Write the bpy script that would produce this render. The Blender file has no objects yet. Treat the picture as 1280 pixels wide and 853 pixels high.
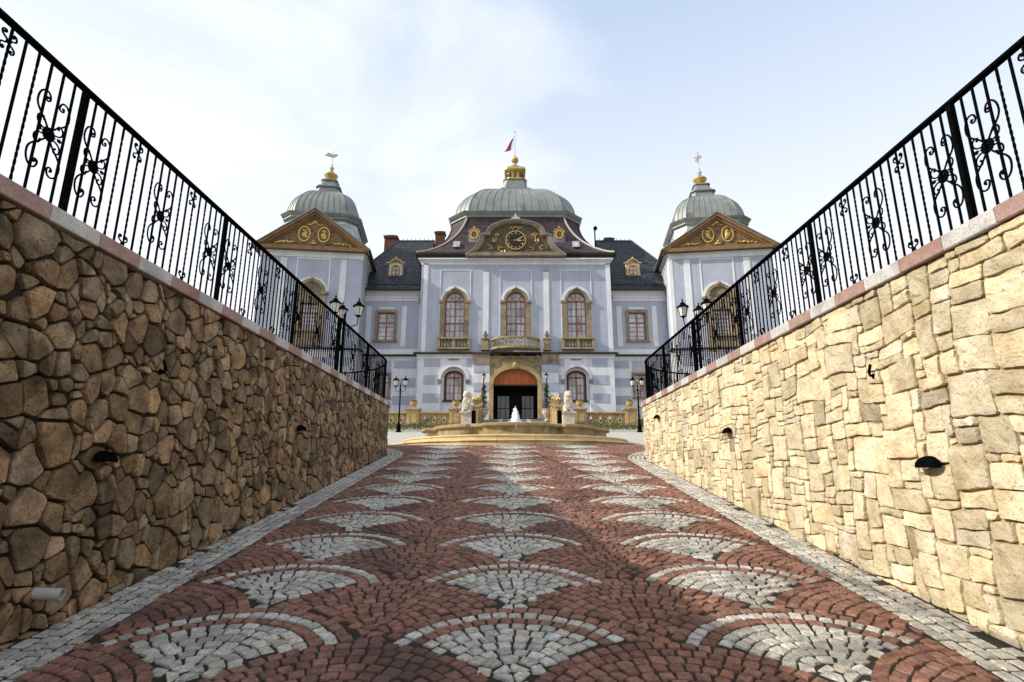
import bpy, bmesh, math, random
from mathutils import Vector, Matrix, noise
from mathutils.geometry import tessellate_polygon
from math import sin, cos, pi, radians, sqrt, atan2, hypot

C = bpy.context.scene.collection
SC = bpy.context.scene
# ------------------------------------------------------------------ camera
TH = math.atan2(165.5, 688.0); ct, st = cos(TH), sin(TH)
cam_d = bpy.data.cameras.new('camera'); cam = bpy.data.objects.new('camera', cam_d); C.objects.link(cam)
cam_d.sensor_width = 36.0; cam_d.lens = 688.0/1280*36; cam_d.clip_start = 0.05; cam_d.clip_end = 6000
cam.location = (0, 0, 0); cam.rotation_euler = (pi/2 + TH, 0, 0)
SC.camera = cam
# ------------------------------------------------------------------ light
TO_SUN = Vector((-0.82, -0.17, 0.50)).normalized()
SUN_EL = math.asin(TO_SUN.z); SUN_AZ = atan2(TO_SUN.x, TO_SUN.y)
sun_d = bpy.data.lights.new('sun', 'SUN'); sun = bpy.data.objects.new('sun', sun_d); C.objects.link(sun)
sun_d.energy = 4.6; sun_d.angle = radians(0.6); sun_d.color = (1.0, 0.92, 0.79)
sun.rotation_euler = TO_SUN.to_track_quat('Z', 'Y').to_euler(); sun.location = (-20, -10, 30)
w = bpy.data.worlds.new('World'); SC.world = w; w.use_nodes = True
nt = w.node_tree; nt.nodes.clear()
def N(t, typ, **k):
    n = t.nodes.new(typ)
    for a, b in k.items(): setattr(n, a, b)
    return n
sky = N(nt, 'ShaderNodeTexSky', sky_type='NISHITA', sun_disc=False, sun_elevation=SUN_EL, sun_rotation=SUN_AZ,
        air_density=1.0, dust_density=1.2, ozone_density=1.5)
tc = N(nt, 'ShaderNodeTexCoord')
mp = N(nt, 'ShaderNodeMapping'); mp.inputs['Scale'].default_value = (1.0, 1.0, 2.2); mp.inputs['Location'].default_value = (0.55, 0.2, 0.1)
nz = N(nt, 'ShaderNodeTexNoise'); nz.inputs['Scale'].default_value = 1.7; nz.inputs['Detail'].default_value = 7; nz.inputs['Roughness'].default_value = .52
nz.inputs['Distortion'].default_value = .5
cr = N(nt, 'ShaderNodeValToRGB'); cr.color_ramp.elements[0].position = .36; cr.color_ramp.elements[0].color = (.08, .08, .08, 1)
cr.color_ramp.elements[1].position = .62; cr.color_ramp.elements[1].color = (.86, .86, .86, 1)
sep = N(nt, 'ShaderNodeSeparateXYZ')
mr = N(nt, 'ShaderNodeMapRange'); mr.inputs['From Min'].default_value = .26; mr.inputs['From Max'].default_value = .72
mr.inputs['To Min'].default_value = 1.0; mr.inputs['To Max'].default_value = 0.0
mx0 = N(nt, 'ShaderNodeMath', operation='MAXIMUM')
mix = N(nt, 'ShaderNodeMix', data_type='RGBA'); mix.inputs[7].default_value = (9.4, 9.7, 10.2, 1)
bg = N(nt, 'ShaderNodeBackground'); bg.inputs['Strength'].default_value = 0.10
out = N(nt, 'ShaderNodeOutputWorld')
L = nt.links.new
bias = N(nt, 'ShaderNodeMath', operation='MULTIPLY_ADD'); bias.inputs[1].default_value = -.22      # thinner cloud towards the right-hand side
L(tc.outputs['Generated'], mp.inputs['Vector']); L(mp.outputs[0], nz.inputs['Vector']); L(sep.outputs['X'], bias.inputs[0]); L(nz.outputs[0], bias.inputs[2]); L(bias.outputs[0], cr.inputs[0])
L(tc.outputs['Generated'], sep.inputs[0]); L(sep.outputs['Z'], mr.inputs['Value'])
L(cr.outputs[0], mx0.inputs[0]); L(mr.outputs[0], mx0.inputs[1]); L(mx0.outputs[0], mix.inputs[0])
hz = N(nt, 'ShaderNodeMix', data_type='RGBA'); hz.inputs[0].default_value = .68; hz.inputs[7].default_value = (6.4, 7.9, 10.4, 1)
L(sky.outputs[0], hz.inputs[6]); L(hz.outputs[2], mix.inputs[6]); L(mix.outputs[2], bg.inputs[0]); L(bg.outputs[0], out.inputs[0])
SC.view_settings.view_transform = 'Standard'; SC.view_settings.look = 'None'; SC.view_settings.exposure = 0.22; SC.view_settings.gamma = 1.0

# ------------------------------------------------------------------ measuring on real planes
def ray(px, py):
    t = (426.5-py)/688.0
    return Vector(((px-640)/688.0, ct - t*st, st + t*ct))
def hitY(px, py, Y):
    r = ray(px, py); r = r*(Y/r.y); return r
def ZP(py, Y): return hitY(640, py, Y).z
def proj(p):
    d = p[1]*ct + p[2]*st
    if d < .05: return None
    u = -p[1]*st + p[2]*ct
    return 640+688*p[0]/d, 426.5-688*u/d, d
def inview(p):
    q = proj(p); return q and -20 < q[0] < 1300 and -20 < q[1] < 875

# ------------------------------------------------------------------ materials
def mat(name, c1, c2=None, scale=4, rough=.8, metal=0.0, bump=0.0, bscale=30, tint=False, spec=.3, detail=6, speck=None, stretch=None,
        bdist=.02, brick=None, blotch=None, blotch_scale=.8, blotch_lo=.5, coarse=None, streak=None):
    m = bpy.data.materials.new(name); m.use_nodes = True; t = m.node_tree; b = t.nodes['Principled BSDF']
    l = t.links.new
    b.inputs['Roughness'].default_value = rough; b.inputs['Metallic'].default_value = metal
    b.inputs['Specular IOR Level'].default_value = spec
    tcn = N(t, 'ShaderNodeTexCoord'); vec = tcn.outputs['Object']
    if stretch:
        mpn = N(t, 'ShaderNodeMapping'); mpn.inputs['Scale'].default_value = stretch; l(vec, mpn.inputs[0]); vec = mpn.outputs[0]
    col = None
    c2 = c2 or c1
    n1 = N(t, 'ShaderNodeTexNoise'); n1.inputs['Scale'].default_value = scale; n1.inputs['Detail'].default_value = detail; n1.inputs['Roughness'].default_value = .62
    l(vec, n1.inputs['Vector'])
    r = N(t, 'ShaderNodeValToRGB'); r.color_ramp.elements[0].position = .34; r.color_ramp.elements[1].position = .66
    r.color_ramp.elements[0].color = (*c1, 1); r.color_ramp.elements[1].color = (*c2, 1)
    l(n1.outputs[0], r.inputs[0]); col = r.outputs[0]
    def mixin(a, fac, colour, mode='MIX'):
        x = N(t, 'ShaderNodeMix', data_type='RGBA', blend_type=mode); l(a, x.inputs[6])
        if isinstance(colour, tuple): x.inputs[7].default_value = (*colour, 1)
        else: l(colour, x.inputs[7])
        if isinstance(fac, float): x.inputs[0].default_value = fac
        else: l(fac, x.inputs[0])
        return x.outputs[2]
    def ramp_noise(sc, lo, hi, det=5):
        n = N(t, 'ShaderNodeTexNoise'); n.inputs['Scale'].default_value = sc; n.inputs['Detail'].default_value = det
        l(tcn.outputs['Object'], n.inputs['Vector'])
        q = N(t, 'ShaderNodeMapRange'); q.inputs['From Min'].default_value = lo; q.inputs['From Max'].default_value = hi
        l(n.outputs[0], q.inputs['Value']); return q.outputs[0]
    if blotch: col = mixin(col, ramp_noise(blotch_scale, blotch_lo, blotch_lo+.14), blotch)
    if streak:
        ms = N(t, 'ShaderNodeMapping'); ms.inputs['Scale'].default_value = (2.6, 2.6, .22); l(tcn.outputs['Object'], ms.inputs[0])
        ns = N(t, 'ShaderNodeTexNoise'); ns.inputs['Scale'].default_value = 1.0; ns.inputs['Detail'].default_value = 6; l(ms.outputs[0], ns.inputs['Vector'])
        qs = N(t, 'ShaderNodeMapRange'); qs.inputs['From Min'].default_value = .5; qs.inputs['From Max'].default_value = .72; qs.inputs['To Max'].default_value = streak[1]
        l(ns.outputs[0], qs.inputs['Value']); col = mixin(col, qs.outputs[0], streak[0])
    if speck: col = mixin(col, ramp_noise(speck[1], speck[2], speck[2]+.1, 2), speck[0])
    if tint:
        at = N(t, 'ShaderNodeAttribute', attribute_name='tint'); col = mixin(col, 1.0, at.outputs['Color'], 'MULTIPLY')
    h = None
    if brick:
        bw, bh, mo = brick
        bn = N(t, 'ShaderNodeTexBrick'); bn.inputs['Scale'].default_value = 1; bn.inputs['Brick Width'].default_value = bw
        bn.inputs['Row Height'].default_value = bh; bn.inputs['Mortar Size'].default_value = mo
        bn.inputs['Color1'].default_value = (.75, .75, .75, 1); bn.inputs['Color2'].default_value = (1.2, 1.2, 1.2, 1); bn.inputs['Mortar'].default_value = (.35, .35, .35, 1)
        sx = N(t, 'ShaderNodeSeparateXYZ'); cx = N(t, 'ShaderNodeCombineXYZ'); l(tcn.outputs['Object'], sx.inputs[0])
        ad = N(t, 'ShaderNodeMath', operation='ADD'); l(sx.outputs[0], ad.inputs[0]); l(sx.outputs[1], ad.inputs[1])
        l(ad.outputs[0], cx.inputs[0]); l(sx.outputs[2], cx.inputs[1]); l(cx.outputs[0], bn.inputs['Vector'])
        col = mixin(col, 1.0, bn.outputs['Color'], 'MULTIPLY')
    l(col, b.inputs['Base Color'])
    if bump:
        n2 = N(t, 'ShaderNodeTexNoise'); n2.inputs['Scale'].default_value = bscale; n2.inputs['Detail'].default_value = 8; n2.inputs['Roughness'].default_value = .65
        l(vec, n2.inputs['Vector'])
        bp = N(t, 'ShaderNodeBump'); bp.inputs['Strength'].default_value = bump; bp.inputs['Distance'].default_value = bdist
        l(n2.outputs[0], bp.inputs['Height'])
        if coarse:
            n3 = N(t, 'ShaderNodeTexNoise'); n3.inputs['Scale'].default_value = coarse[0]; n3.inputs['Detail'].default_value = 3; n3.inputs['Distortion'].default_value = .6
            l(vec, n3.inputs['Vector']); b3 = N(t, 'ShaderNodeBump'); b3.inputs['Strength'].default_value = 1; b3.inputs['Distance'].default_value = coarse[1]
            l(n3.outputs[0], b3.inputs['Height']); l(b3.outputs[0], bp.inputs['Normal'])
        l(bp.outputs[0], b.inputs['Normal'])
        rr = N(t, 'ShaderNodeMapRange'); rr.inputs['To Min'].default_value = max(.05, rough-.15); rr.inputs['To Max'].default_value = min(1, rough+.15)
        l(n2.outputs[0], rr.inputs['Value']); l(rr.outputs[0], b.inputs['Roughness'])
    return m
MT = {}
MT['white'] = mat('white_plaster', (.63, .64, .68), (.73, .74, .77), .9, .85, bump=.25, bscale=9, bdist=.01, blotch=(.60, .60, .62), blotch_scale=.35, blotch_lo=.58, streak=((.50, .49, .48), .45))
MT['blue'] = mat('blue_plaster', (.37, .395, .48), (.42, .445, .53), 1.2, .85, bump=.25, bscale=9, bdist=.01, blotch=(.33, .35, .42), blotch_scale=.5, blotch_lo=.56, streak=((.29, .31, .38), .4))
MT['stone'] = mat('grey_brown_sandstone', (.20, .155, .10), (.32, .26, .18), 2.5, .9, bump=.6, bscale=12, bdist=.03, blotch=(.13, .11, .085), blotch_scale=1.3, blotch_lo=.53)
MT['ochre'] = mat('ochre_sandstone', (.36, .25, .11), (.50, .37, .18), 2.2, .9, bump=.6, bscale=14, bdist=.02, blotch=(.24, .17, .09), blotch_scale=2, blotch_lo=.55)
MT['pale'] = mat('pale_carved_stone', (.44, .38, .29), (.60, .53, .42), 5, .9, bump=.6, bscale=18, bdist=.02, blotch=(.34, .30, .24), blotch_scale=4, blotch_lo=.56)
MT['balc'] = mat('weathered_ochre_stone', (.235, .18, .095), (.36, .28, .155), 3, .9, bump=.6, bscale=14, bdist=.02, blotch=(.15, .12, .075), blotch_scale=2.5, blotch_lo=.54)
MT['relief'] = mat('dark_relief_stone', (.085, .065, .045), (.15, .115, .08), 3, .9, bump=.8, bscale=9, bdist=.05)
MT['pedi_l'] = mat('brown_pediment_stone', (.17, .10, .05), (.26, .16, .08), 2, .9, bump=.4, bscale=10)
MT['gold'] = mat('gilding', (.42, .27, .06), (.74, .53, .17), 9, .42, metal=.55, bump=.3, bscale=14, spec=.5)
MT['zinc'] = mat('zinc_sheet', (.205, .218, .205), (.29, .302, .285), .9, .55, metal=.35, bump=.15, bscale=5, blotch=(.165, .172, .168), blotch_scale=.7, blotch_lo=.56)
MT['zinc_light'] = mat('pale_zinc_scales', (.42, .45, .46), (.56, .59, .61), 3, .5, metal=.3, brick=(.36, .22, .02))
MT['slate'] = mat('dark_slate', (.022, .024, .032), (.048, .05, .062), 3, .55, bump=.3, bscale=10, tint=True)
MT['roofbrown'] = mat('purple_brown_tiles', (.046, .031, .036), (.080, .054, .060), 2, .7, bump=.3, bscale=8, brick=(.34, .26, .018))
MT['wood'] = mat('red_brown_window_wood', (.24, .072, .02), (.33, .11, .03), 3, .45, bump=.1)
MT['doorwood'] = mat('orange_brown_door_boards', (.36, .09, .02), (.54, .16, .035), 3, .5, bump=.2, stretch=(4, 4, .6))
MT['pane'] = mat('window_glass_over_net_curtain', (.19, .20, .23), (.60, .62, .66), .9, .12, spec=.6, stretch=(2.2, 2.2, .8))
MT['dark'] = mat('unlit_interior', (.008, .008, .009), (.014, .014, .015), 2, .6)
MT['doorglass'] = mat('entrance_glass', (.008, .009, .01), (.14, .15, .15), 1.2, .08, spec=.5, stretch=(3.2, 3.2, .3))
MT['iron'] = mat('black_painted_iron', (.0025, .0025, .0028), (.005, .005, .0055), 12, .6, spec=.0, bump=.12, bscale=60)
MT['lampglass'] = mat('frosted_lamp_glass', (.62, .60, .52), (.75, .73, .66), 8, .25, spec=.5)
MT['eave'] = mat('dark_eave_boards', (.028, .022, .018), (.05, .04, .032), 4, .8)
MT['hip'] = mat('pale_hip_tiles', (.42, .36, .30), (.58, .52, .45), 6, .8)
MT['brickch'] = mat('chimney_brick', (.13, .055, .032), (.21, .09, .055), 6, .9, brick=(.28, .1, .02), bump=.3)
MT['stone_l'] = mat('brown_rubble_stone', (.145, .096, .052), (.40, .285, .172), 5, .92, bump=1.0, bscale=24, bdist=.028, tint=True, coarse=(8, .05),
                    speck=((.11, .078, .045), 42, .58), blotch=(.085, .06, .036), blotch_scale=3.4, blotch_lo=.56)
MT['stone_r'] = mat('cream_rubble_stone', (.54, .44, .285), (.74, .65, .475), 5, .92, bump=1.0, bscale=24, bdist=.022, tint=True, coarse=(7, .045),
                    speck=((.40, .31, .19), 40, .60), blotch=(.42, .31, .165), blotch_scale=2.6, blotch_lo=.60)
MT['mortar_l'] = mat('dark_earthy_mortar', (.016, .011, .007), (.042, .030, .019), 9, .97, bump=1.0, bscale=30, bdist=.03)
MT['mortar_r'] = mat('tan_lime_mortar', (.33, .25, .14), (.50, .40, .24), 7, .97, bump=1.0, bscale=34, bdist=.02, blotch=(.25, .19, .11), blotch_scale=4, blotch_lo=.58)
MT['cop_grey'] = mat('grey_granite_coping', (.42, .40, .38), (.55, .53, .50), 9, .75, speck=((.25, .23, .22), 120, .55), bump=.15, bscale=80, blotch=(.34, .32, .30), blotch_scale=2.4, blotch_lo=.56)
MT['cop_pink'] = mat('pink_granite_coping', (.27, .170, .148), (.38, .260, .225), 9, .75, speck=((.22, .12, .10), 120, .55), bump=.15, bscale=80, blotch=(.28, .15, .12), blotch_scale=2.4, blotch_lo=.56)
MT['sett_red'] = mat('red_granite_sett', (.16, .078, .056), (.33, .168, .120), 22, .85, bump=1.0, bscale=42, bdist=.012, tint=True, speck=((.10, .045, .035), 90, .58), blotch=(.115, .066, .052), blotch_scale=.9, blotch_lo=.52)
MT['sett_grey'] = mat('pale_granite_sett', (.33, .312, .272), (.64, .61, .54), 24, .85, bump=1.0, bscale=42, bdist=.012, tint=True, speck=((.22, .21, .19), 110, .55), blotch=(.32, .29, .235), blotch_scale=1.3, blotch_lo=.54)
MT['joint'] = mat('dark_joint_grit', (.016, .013, .010), (.05, .04, .03), 60, .98, bump=1.0, bscale=120, bdist=.012)
MT['gravel'] = mat('pale_gravel', (.36, .34, .30), (.52, .50, .45), 30, .95, bump=.8, bscale=60)
MT['lawn'] = mat('grass_ground', (.05, .075, .02), (.09, .11, .035), 6, .95, bump=.6, bscale=50)
MT['earth'] = mat('far_ground', (.10, .10, .06), (.15, .14, .09), .05, .95)
MT['leafg'] = mat('green_foliage', (.035, .065, .015), (.09, .13, .035), 14, .7, tint=True)
MT['flower'] = mat('yellow_flowers', (.62, .42, .03), (.75, .55, .06), 20, .7)
MT['leafdry'] = mat('dry_leaf', (.30, .10, .02), (.42, .18, .05), 20, .8)
MT['water'] = mat('white_foaming_water', (.85, .87, .9), (.93, .94, .96), 20, .35, bump=.5, bscale=22)
MT['pool'] = mat('pool_water', (.10, .13, .13), (.14, .18, .18), 5, .05, bump=.2, bscale=8, spec=.6)
MT['pvc'] = mat('grey_plastic_pipe', (.36, .36, .34), (.44, .44, .42), 8, .5, bump=.1)
MT['fw'] = mat('flag_white', (.8, .8, .8)); MT['fb'] = mat('flag_blue', (.02, .05, .35)); MT['fr'] = mat('flag_red', (.6, .01, .02))
MT['fstep'] = mat('warm_limestone_step', (.50, .37, .18), (.66, .52, .30), 1.6, .8, bump=.3, bscale=20, blotch=(.36, .27, .14), blotch_scale=1.3, blotch_lo=.56)
MT['clock'] = mat('black_clock_face', (.008, .008, .01), (.014, .014, .016), 4, .4)

# ------------------------------------------------------------------ mesh builder
class MB:
    def __init__(s): s.v = []; s.f = []; s.m = []; s.t = []; s.mi = 0; s.tint = 1.0
    def add(s, vs, fs, tint=None):
        o = len(s.v); s.v += [tuple(p) for p in vs]
        for f in fs: s.f.append(tuple(o+i for i in f)); s.m.append(s.mi)
        tv = s.tint if tint is None else tint
        s.t += [tv]*len(vs); return s
    def box(s, x0, x1, y0, y1, z0, z1):
        if x0 > x1: x0, x1 = x1, x0
        if y0 > y1: y0, y1 = y1, y0
        if z0 > z1: z0, z1 = z1, z0
        v = [(x, y, z) for z in (z0, z1) for y in (y0, y1) for x in (x0, x1)]
        return s.add(v, [(0, 2, 3, 1), (4, 5, 7, 6), (0, 1, 5, 4), (2, 6, 7, 3), (0, 4, 6, 2), (1, 3, 7, 5)])
    def loft(s, rings, closed=True, cap0=True, cap1=True):
        n = len(rings[0]); v = [p for r in rings for p in r]; f = []
        for k in range(len(rings)-1):
            for i in range(n if closed else n-1):
                j = (i+1) % n; a = k*n
                f.append((a+i, a+j, a+n+j, a+n+i))
        if cap0: f.append(tuple(range(n-1, -1, -1)))
        if cap1: f.append(tuple((len(rings)-1)*n+i for i in range(n)))
        return s.add(v, f)
    def lathe(s, prof, c=(0, 0, 0), n=12, sx=1, sy=1, ph=0):
        rings = [[(c[0]+r*cos(ph+2*pi*i/n)*sx, c[1]+r*sin(ph+2*pi*i/n)*sy, c[2]+z) for i in range(n)] for r, z in prof]
        return s.loft(rings)
    def tube(s, pts, r, n=6, caps=True):
        pts = [Vector(p) for p in pts]; rings = []; up = None
        for i, p in enumerate(pts):
            d = (pts[min(i+1, len(pts)-1)] - pts[max(i-1, 0)]).normalized()
            if up is None: up = Vector((0, 0, 1)) if abs(d.z) < .9 else Vector((1, 0, 0))
            a = d.cross(up).normalized(); up = a.cross(d).normalized()
            rr = r[i] if isinstance(r, (list, tuple)) else r
            rings.append([p + a*(rr*cos(2*pi*k/n)) + up*(rr*sin(2*pi*k/n)) for k in range(n)])
        return s.loft(rings, True, caps, caps)
    def prism(s, poly, y0, y1):             # polygon in (x,z) extruded along y, front at y0
        n = len(poly)
        v = [(x, y0, z) for x, z in poly] + [(x, y1, z) for x, z in poly]
        f = [tuple(range(n)), tuple(range(2*n-1, n-1, -1))] + [(i, i+n, (i+1) % n + n, (i+1) % n) for i in range(n)]
        return s.add(v, f)
    def strip(s, outer, inner, y0, y1, closed=False):   # band between two outlines (x,z) with thickness
        n = len(outer); v = []
        for pts, y in ((outer, y0), (inner, y0), (outer, y1), (inner, y1)): v += [(x, y, z) for x, z in pts]
        f = []
        for i in range(n if closed else n-1):
            j = (i+1) % n
            f += [(i, j, n+j, n+i), (2*n+i, 3*n+i, 3*n+j, 2*n+j), (i, 2*n+i, 2*n+j, j), (n+i, n+j, 3*n+j, 3*n+i)]
        if not closed: f += [(0, n, 3*n, 2*n), (n-1, 3*n-1, 4*n-1, 2*n-1)]
        return s.add(v, f)
    def holed(s, outer, holes, y, depth):     # wall sheet with openings, reveals going back by depth
        polys = [[Vector((x, z, 0)) for x, z in outer]] + [[Vector((x, z, 0)) for x, z in h] for h in holes]
        flat = [p for q in polys for p in q]
        s.add([(p.x, y, p.y) for p in flat], tessellate_polygon(polys))
        for h in holes:
            n = len(h)
            s.add([(x, y, z) for x, z in h] + [(x, y+depth, z) for x, z in h], [(i, i+n, (i+1) % n+n, (i+1) % n) for i in range(n)])
        return s
    def sphere(s, c, r, n=10, m=7):
        rx, ry, rz = r if isinstance(r, tuple) else (r, r, r)
        rings = []
        for k in range(m+1):
            a = -pi/2 + pi*k/m; q = max(cos(a), .02)
            rings.append([(c[0]+rx*q*cos(2*pi*i/n), c[1]+ry*q*sin(2*pi*i/n), c[2]+rz*sin(a)) for i in range(n)])
        return s.loft(rings)
    def xf(s, M): s.v = [tuple(M @ Vector(p)) for p in s.v]; return s
    def mesh(s, name, mats, smooth=30):
        me = bpy.data.meshes.new(name); me.from_pydata(s.v, [], s.f)
        for m in (mats if isinstance(mats, (list, tuple)) else [mats]): me.materials.append(m)
        if s.mi or any(s.m): me.polygons.foreach_set('material_index', s.m)
        if any(t != 1.0 for t in s.t):
            a = me.attributes.new('tint', 'FLOAT_COLOR', 'POINT'); buf = []
            for t in s.t: buf += ([t, t, t, 1] if not isinstance(t, tuple) else [*t, 1])
            a.data.foreach_set('color', buf)
        else:
            a = me.attributes.new('tint', 'FLOAT_COLOR', 'POINT'); a.data.foreach_set('color', [1.0]*(4*len(s.v)))
        bm = bmesh.new(); bm.from_mesh(me); bmesh.ops.recalc_face_normals(bm, faces=bm.faces); bm.to_mesh(me); bm.free()
        if smooth:
            me.polygons.foreach_set('use_smooth', [True]*len(me.polygons)); me.set_sharp_from_angle(angle=radians(smooth))
        return me
    def build(s, name, mats, parent=None, label=None, kind=None, smooth=30, loc=None):
        o = bpy.data.objects.new(name, s.mesh(name, mats, smooth)); C.objects.link(o)
        if parent: o.parent = parent
        if label: o['label'] = label
        if kind: o['kind'] = kind
        if loc: o.location = loc
        return o
def link(name, me, parent=None, loc=(0, 0, 0), rot=(0, 0, 0), scale=None):
    o = bpy.data.objects.new(name, me); C.objects.link(o); o.parent = parent; o.location = loc; o.rotation_euler = rot
    if scale: o.scale = scale
    return o
def thing(name, label, cat, loc=(0, 0, 0), rz=0, group=None):
    o = bpy.data.objects.new(name, None); C.objects.link(o); o.empty_display_size = .2
    o.location = loc; o.rotation_euler = (0, 0, rz); o['label'] = label; o['category'] = cat
    if group: o['group'] = group
    return o
def tag(o, label, cat, group=None):
    o['label'] = label; o['category'] = cat
    if group: o['group'] = group
    return o
KIDS = {}
def dup(o, loc, rz, label=None, parent=None):
    c = o.copy(); C.objects.link(c)
    if parent is None: c.location = loc; c.rotation_euler = (0, 0, rz); c['label'] = label
    else: c.parent = parent
    for ch in [q for q in bpy.data.objects if q.parent == o]: dup(ch, None, 0, parent=c)
    return c
R = random.Random(7)
def U(a, b): return R.uniform(a, b)

# ------------------------------------------------------------------ ground heights
PROF = [(-14, -2.6), (-6, -2.55), (-4, -2.344), (18.2, .875), (20, .99), (22.5, 1.16), (26, 1.68), (30, 2.16), (36, 2.96), (38, 3.25), (42, 4.0), (70, 4.2)]
def G(y):
    if y <= PROF[0][0]: return PROF[0][1]
    for (a, za), (b, zb) in zip(PROF, PROF[1:]):
        if y <= b: return za + (zb-za)*(y-a)/(b-a)
    return PROF[-1][1]
XW = 3.5; YS = 14.7; YSD = {-1: 15.25, 1: 14.35}; RC = 2.6; ZTL, ZTR = 1.965, 1.855
def wall_at(s, off=0.0, side=-1):
    """s = metres along the wall foot (s == Y on the straight), off = metres out of the wall face towards the ramp"""
    Ys = YSD[side]
    if s <= Ys: x, y = XW-off, s
    elif s <= Ys + RC*pi/2:
        a = (s-Ys)/RC; r = RC+off; x, y = XW+RC-r*cos(a), Ys+r*sin(a)
    else: x, y = XW+RC+(s-Ys-RC*pi/2), Ys+RC+off
    return side*x, y
S0, S1 = -3.0, YS+RC*pi/2+5.0

# setting sheets -----------------------------------------------------
g = MB(); g.add([(-2500, -2500, -4), (2500, -2500, -4), (2500, 2500, -4), (-2500, 2500, -4)], [(0, 1, 2, 3)])
g.build('ground', MT['earth'], kind='structure')
g = MB(); ys = [p[0] for p in PROF if p[0] <= 18.2]
rows = [[(-3.9, y, G(y)-.008), (3.9, y, G(y)-.008)] for y in ys[:-1]]
g.loft(rows+[[(-3.9, 17.2, G(17.2)-.008), (3.9, 17.2, G(17.2)-.008)]], closed=False, cap0=False, cap1=False)
ramp = g.build('ramp', MT['joint'], kind='structure')
g = MB(); rows = [[(-45, y, G(y)-.009), (45, y, G(y)-.009)] for y in [17.2]+[p[0] for p in PROF if p[0] > 17.2]]
g.loft(rows, closed=False, cap0=False, cap1=False); plaza = g.build('plaza', MT['joint'], kind='structure')
for side, zt in ((-1, ZTL), (1, ZTR)):
    g = MB(); edge = [wall_at(s, -.3, side) for s in [-14] + [YSD[side] + RC*pi/2*k/10 for k in range(11)]]
    edge += [(side*45, YSD[side]+RC-.3), (side*45, -14)]
    n = len(edge); g.add([(x, y, zt-.06) for x, y in edge], [tuple(range(n))])
    g.build('terrace_ground', MT['lawn'], kind='structure')

# ------------------------------------------------------------------ paving setts
def shape_piece(m, poly, z_of, h, tint, chamfer=.009):
    """a cobble: outline slightly rounded, bevelled rim, gently domed top"""
    n = len(poly); cx = sum(p[0] for p in poly)/n; cy = sum(p[1] for p in poly)/n
    tilt = (U(-.035, .035), U(-.035, .035))
    def ring(k, dz): return [(cx+(x-cx)*k, cy+(y-cy)*k, z_of(cy+(y-cy)*k)+dz+tilt[0]*(x-cx)+tilt[1]*(y-cy)) for x, y in poly]
    a = ring(1.0, h-.035); b = ring(.975, h-.006); c = ring(.86, h)
    v = a+b+c; f = []
    for k in (0, 1):
        for i in range(n): f.append((k*n+i, k*n+(i+1) % n, (k+1)*n+(i+1) % n, (k+1)*n+i))
    f.append(tuple(2*n+i for i in range(n)))
    m.add(v, f, tint)
P, H2 = 2.04, .613            # fan pitch across and half pitch along
setts = []                    # (poly, white?, tint)
RW = .100
def covered(x, y, cx, cy):
    for dx, dy in ((-P/2, -H2), (P/2, -H2), (0, -2*H2)):
        if hypot(x-cx-dx, y-cy-dy) < 1.035: return True
    return False
def allowed(x, y):
    if y > 20.2: return False
    if y < .8: return False
    ax = abs(x); YS = YSD[-1 if x < 0 else 1]
    if y <= YS: return ax < XW-.49
    if ax < XW+RC: return hypot(ax-XW-RC, y-YS) > RC+.49 and ax < 12
    return y > YS+RC+.49 and ax < 9
for j in range(-4, 30):
    for i in range(-9, 10):
        stag = (i % 2)
        cx = i*P/2; cy = 5.05-3*2*H2 + j*2*H2 + (H2 if stag else 0)
        if abs(cx) > 9.5 or cy > 21: continue
        white_col = (not stag) and abs(cx) < 2.2 and cy < 18.6
        for k in range(10):
            r0 = .03 + k*RW; rm = r0+RW/2
            if rm > 1.03: continue
            nseg = max(3, int(2*pi*rm/U(.100, .122)))
            ph = U(0, 6.28)
            for q in range(nseg):
                a = ph + 2*pi*q/nseg
                x, y = cx+rm*cos(a), cy+rm*sin(a)
                if y < cy-.75 or covered(x, y, cx, cy) or not allowed(x, y): continue
                g_ = .0055
                da = pi/nseg*U(.9, 1.0) - g_/rm
                ra, rb = r0+g_+U(-.004, .004), r0+RW-g_+U(-.004, .004)
                def pt(rr, aa): return (cx+rr*cos(aa)+U(-.006, .006), cy+rr*sin(aa)+U(-.006, .006))
                poly = [pt(ra, a-da), pt(ra, a+da), pt((ra*.35+rb*.65), a+da*1.03), pt(rb, a+da*.9), pt(rb, a-da*.9), pt((ra*.4+rb*.6), a-da*1.03)]
                wh = white_col and (k <= 6 or k == 8)
                setts.append((poly, wh, x, y))
def tintval(lo=.72, hi=1.22, warm=.06):
    b = U(lo, hi); k = U(-warm, warm); return (b*(1+k), b, b*(1-k))
def emit_setts(items, parent, zf, names):
    def key(t):
        q = proj((t[2], t[3], G(t[3]))); return q[2] if q and inview((t[2], t[3], G(t[3]))) else 1e6
    items = sorted(items, key=key)
    near, far = items[:300], items[300:]
    for poly, wh, x, y in near:
        m = MB(); shape_piece(m, poly, zf, U(.0, .008), tintval())
        m.build(names, MT['sett_grey' if wh else 'sett_red'], parent, smooth=40)
    for flag, mt in ((True, 'sett_grey'), (False, 'sett_red')):
        m = MB()
        for poly, wh, x, y in far:
            if wh == flag: shape_piece(m, poly, zf, U(.0, .008), tintval())
        if m.v: m.build(names, MT[mt], parent, kind='stuff', smooth=40)
emit_setts(setts, ramp, G, 'granite_sett')
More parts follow.
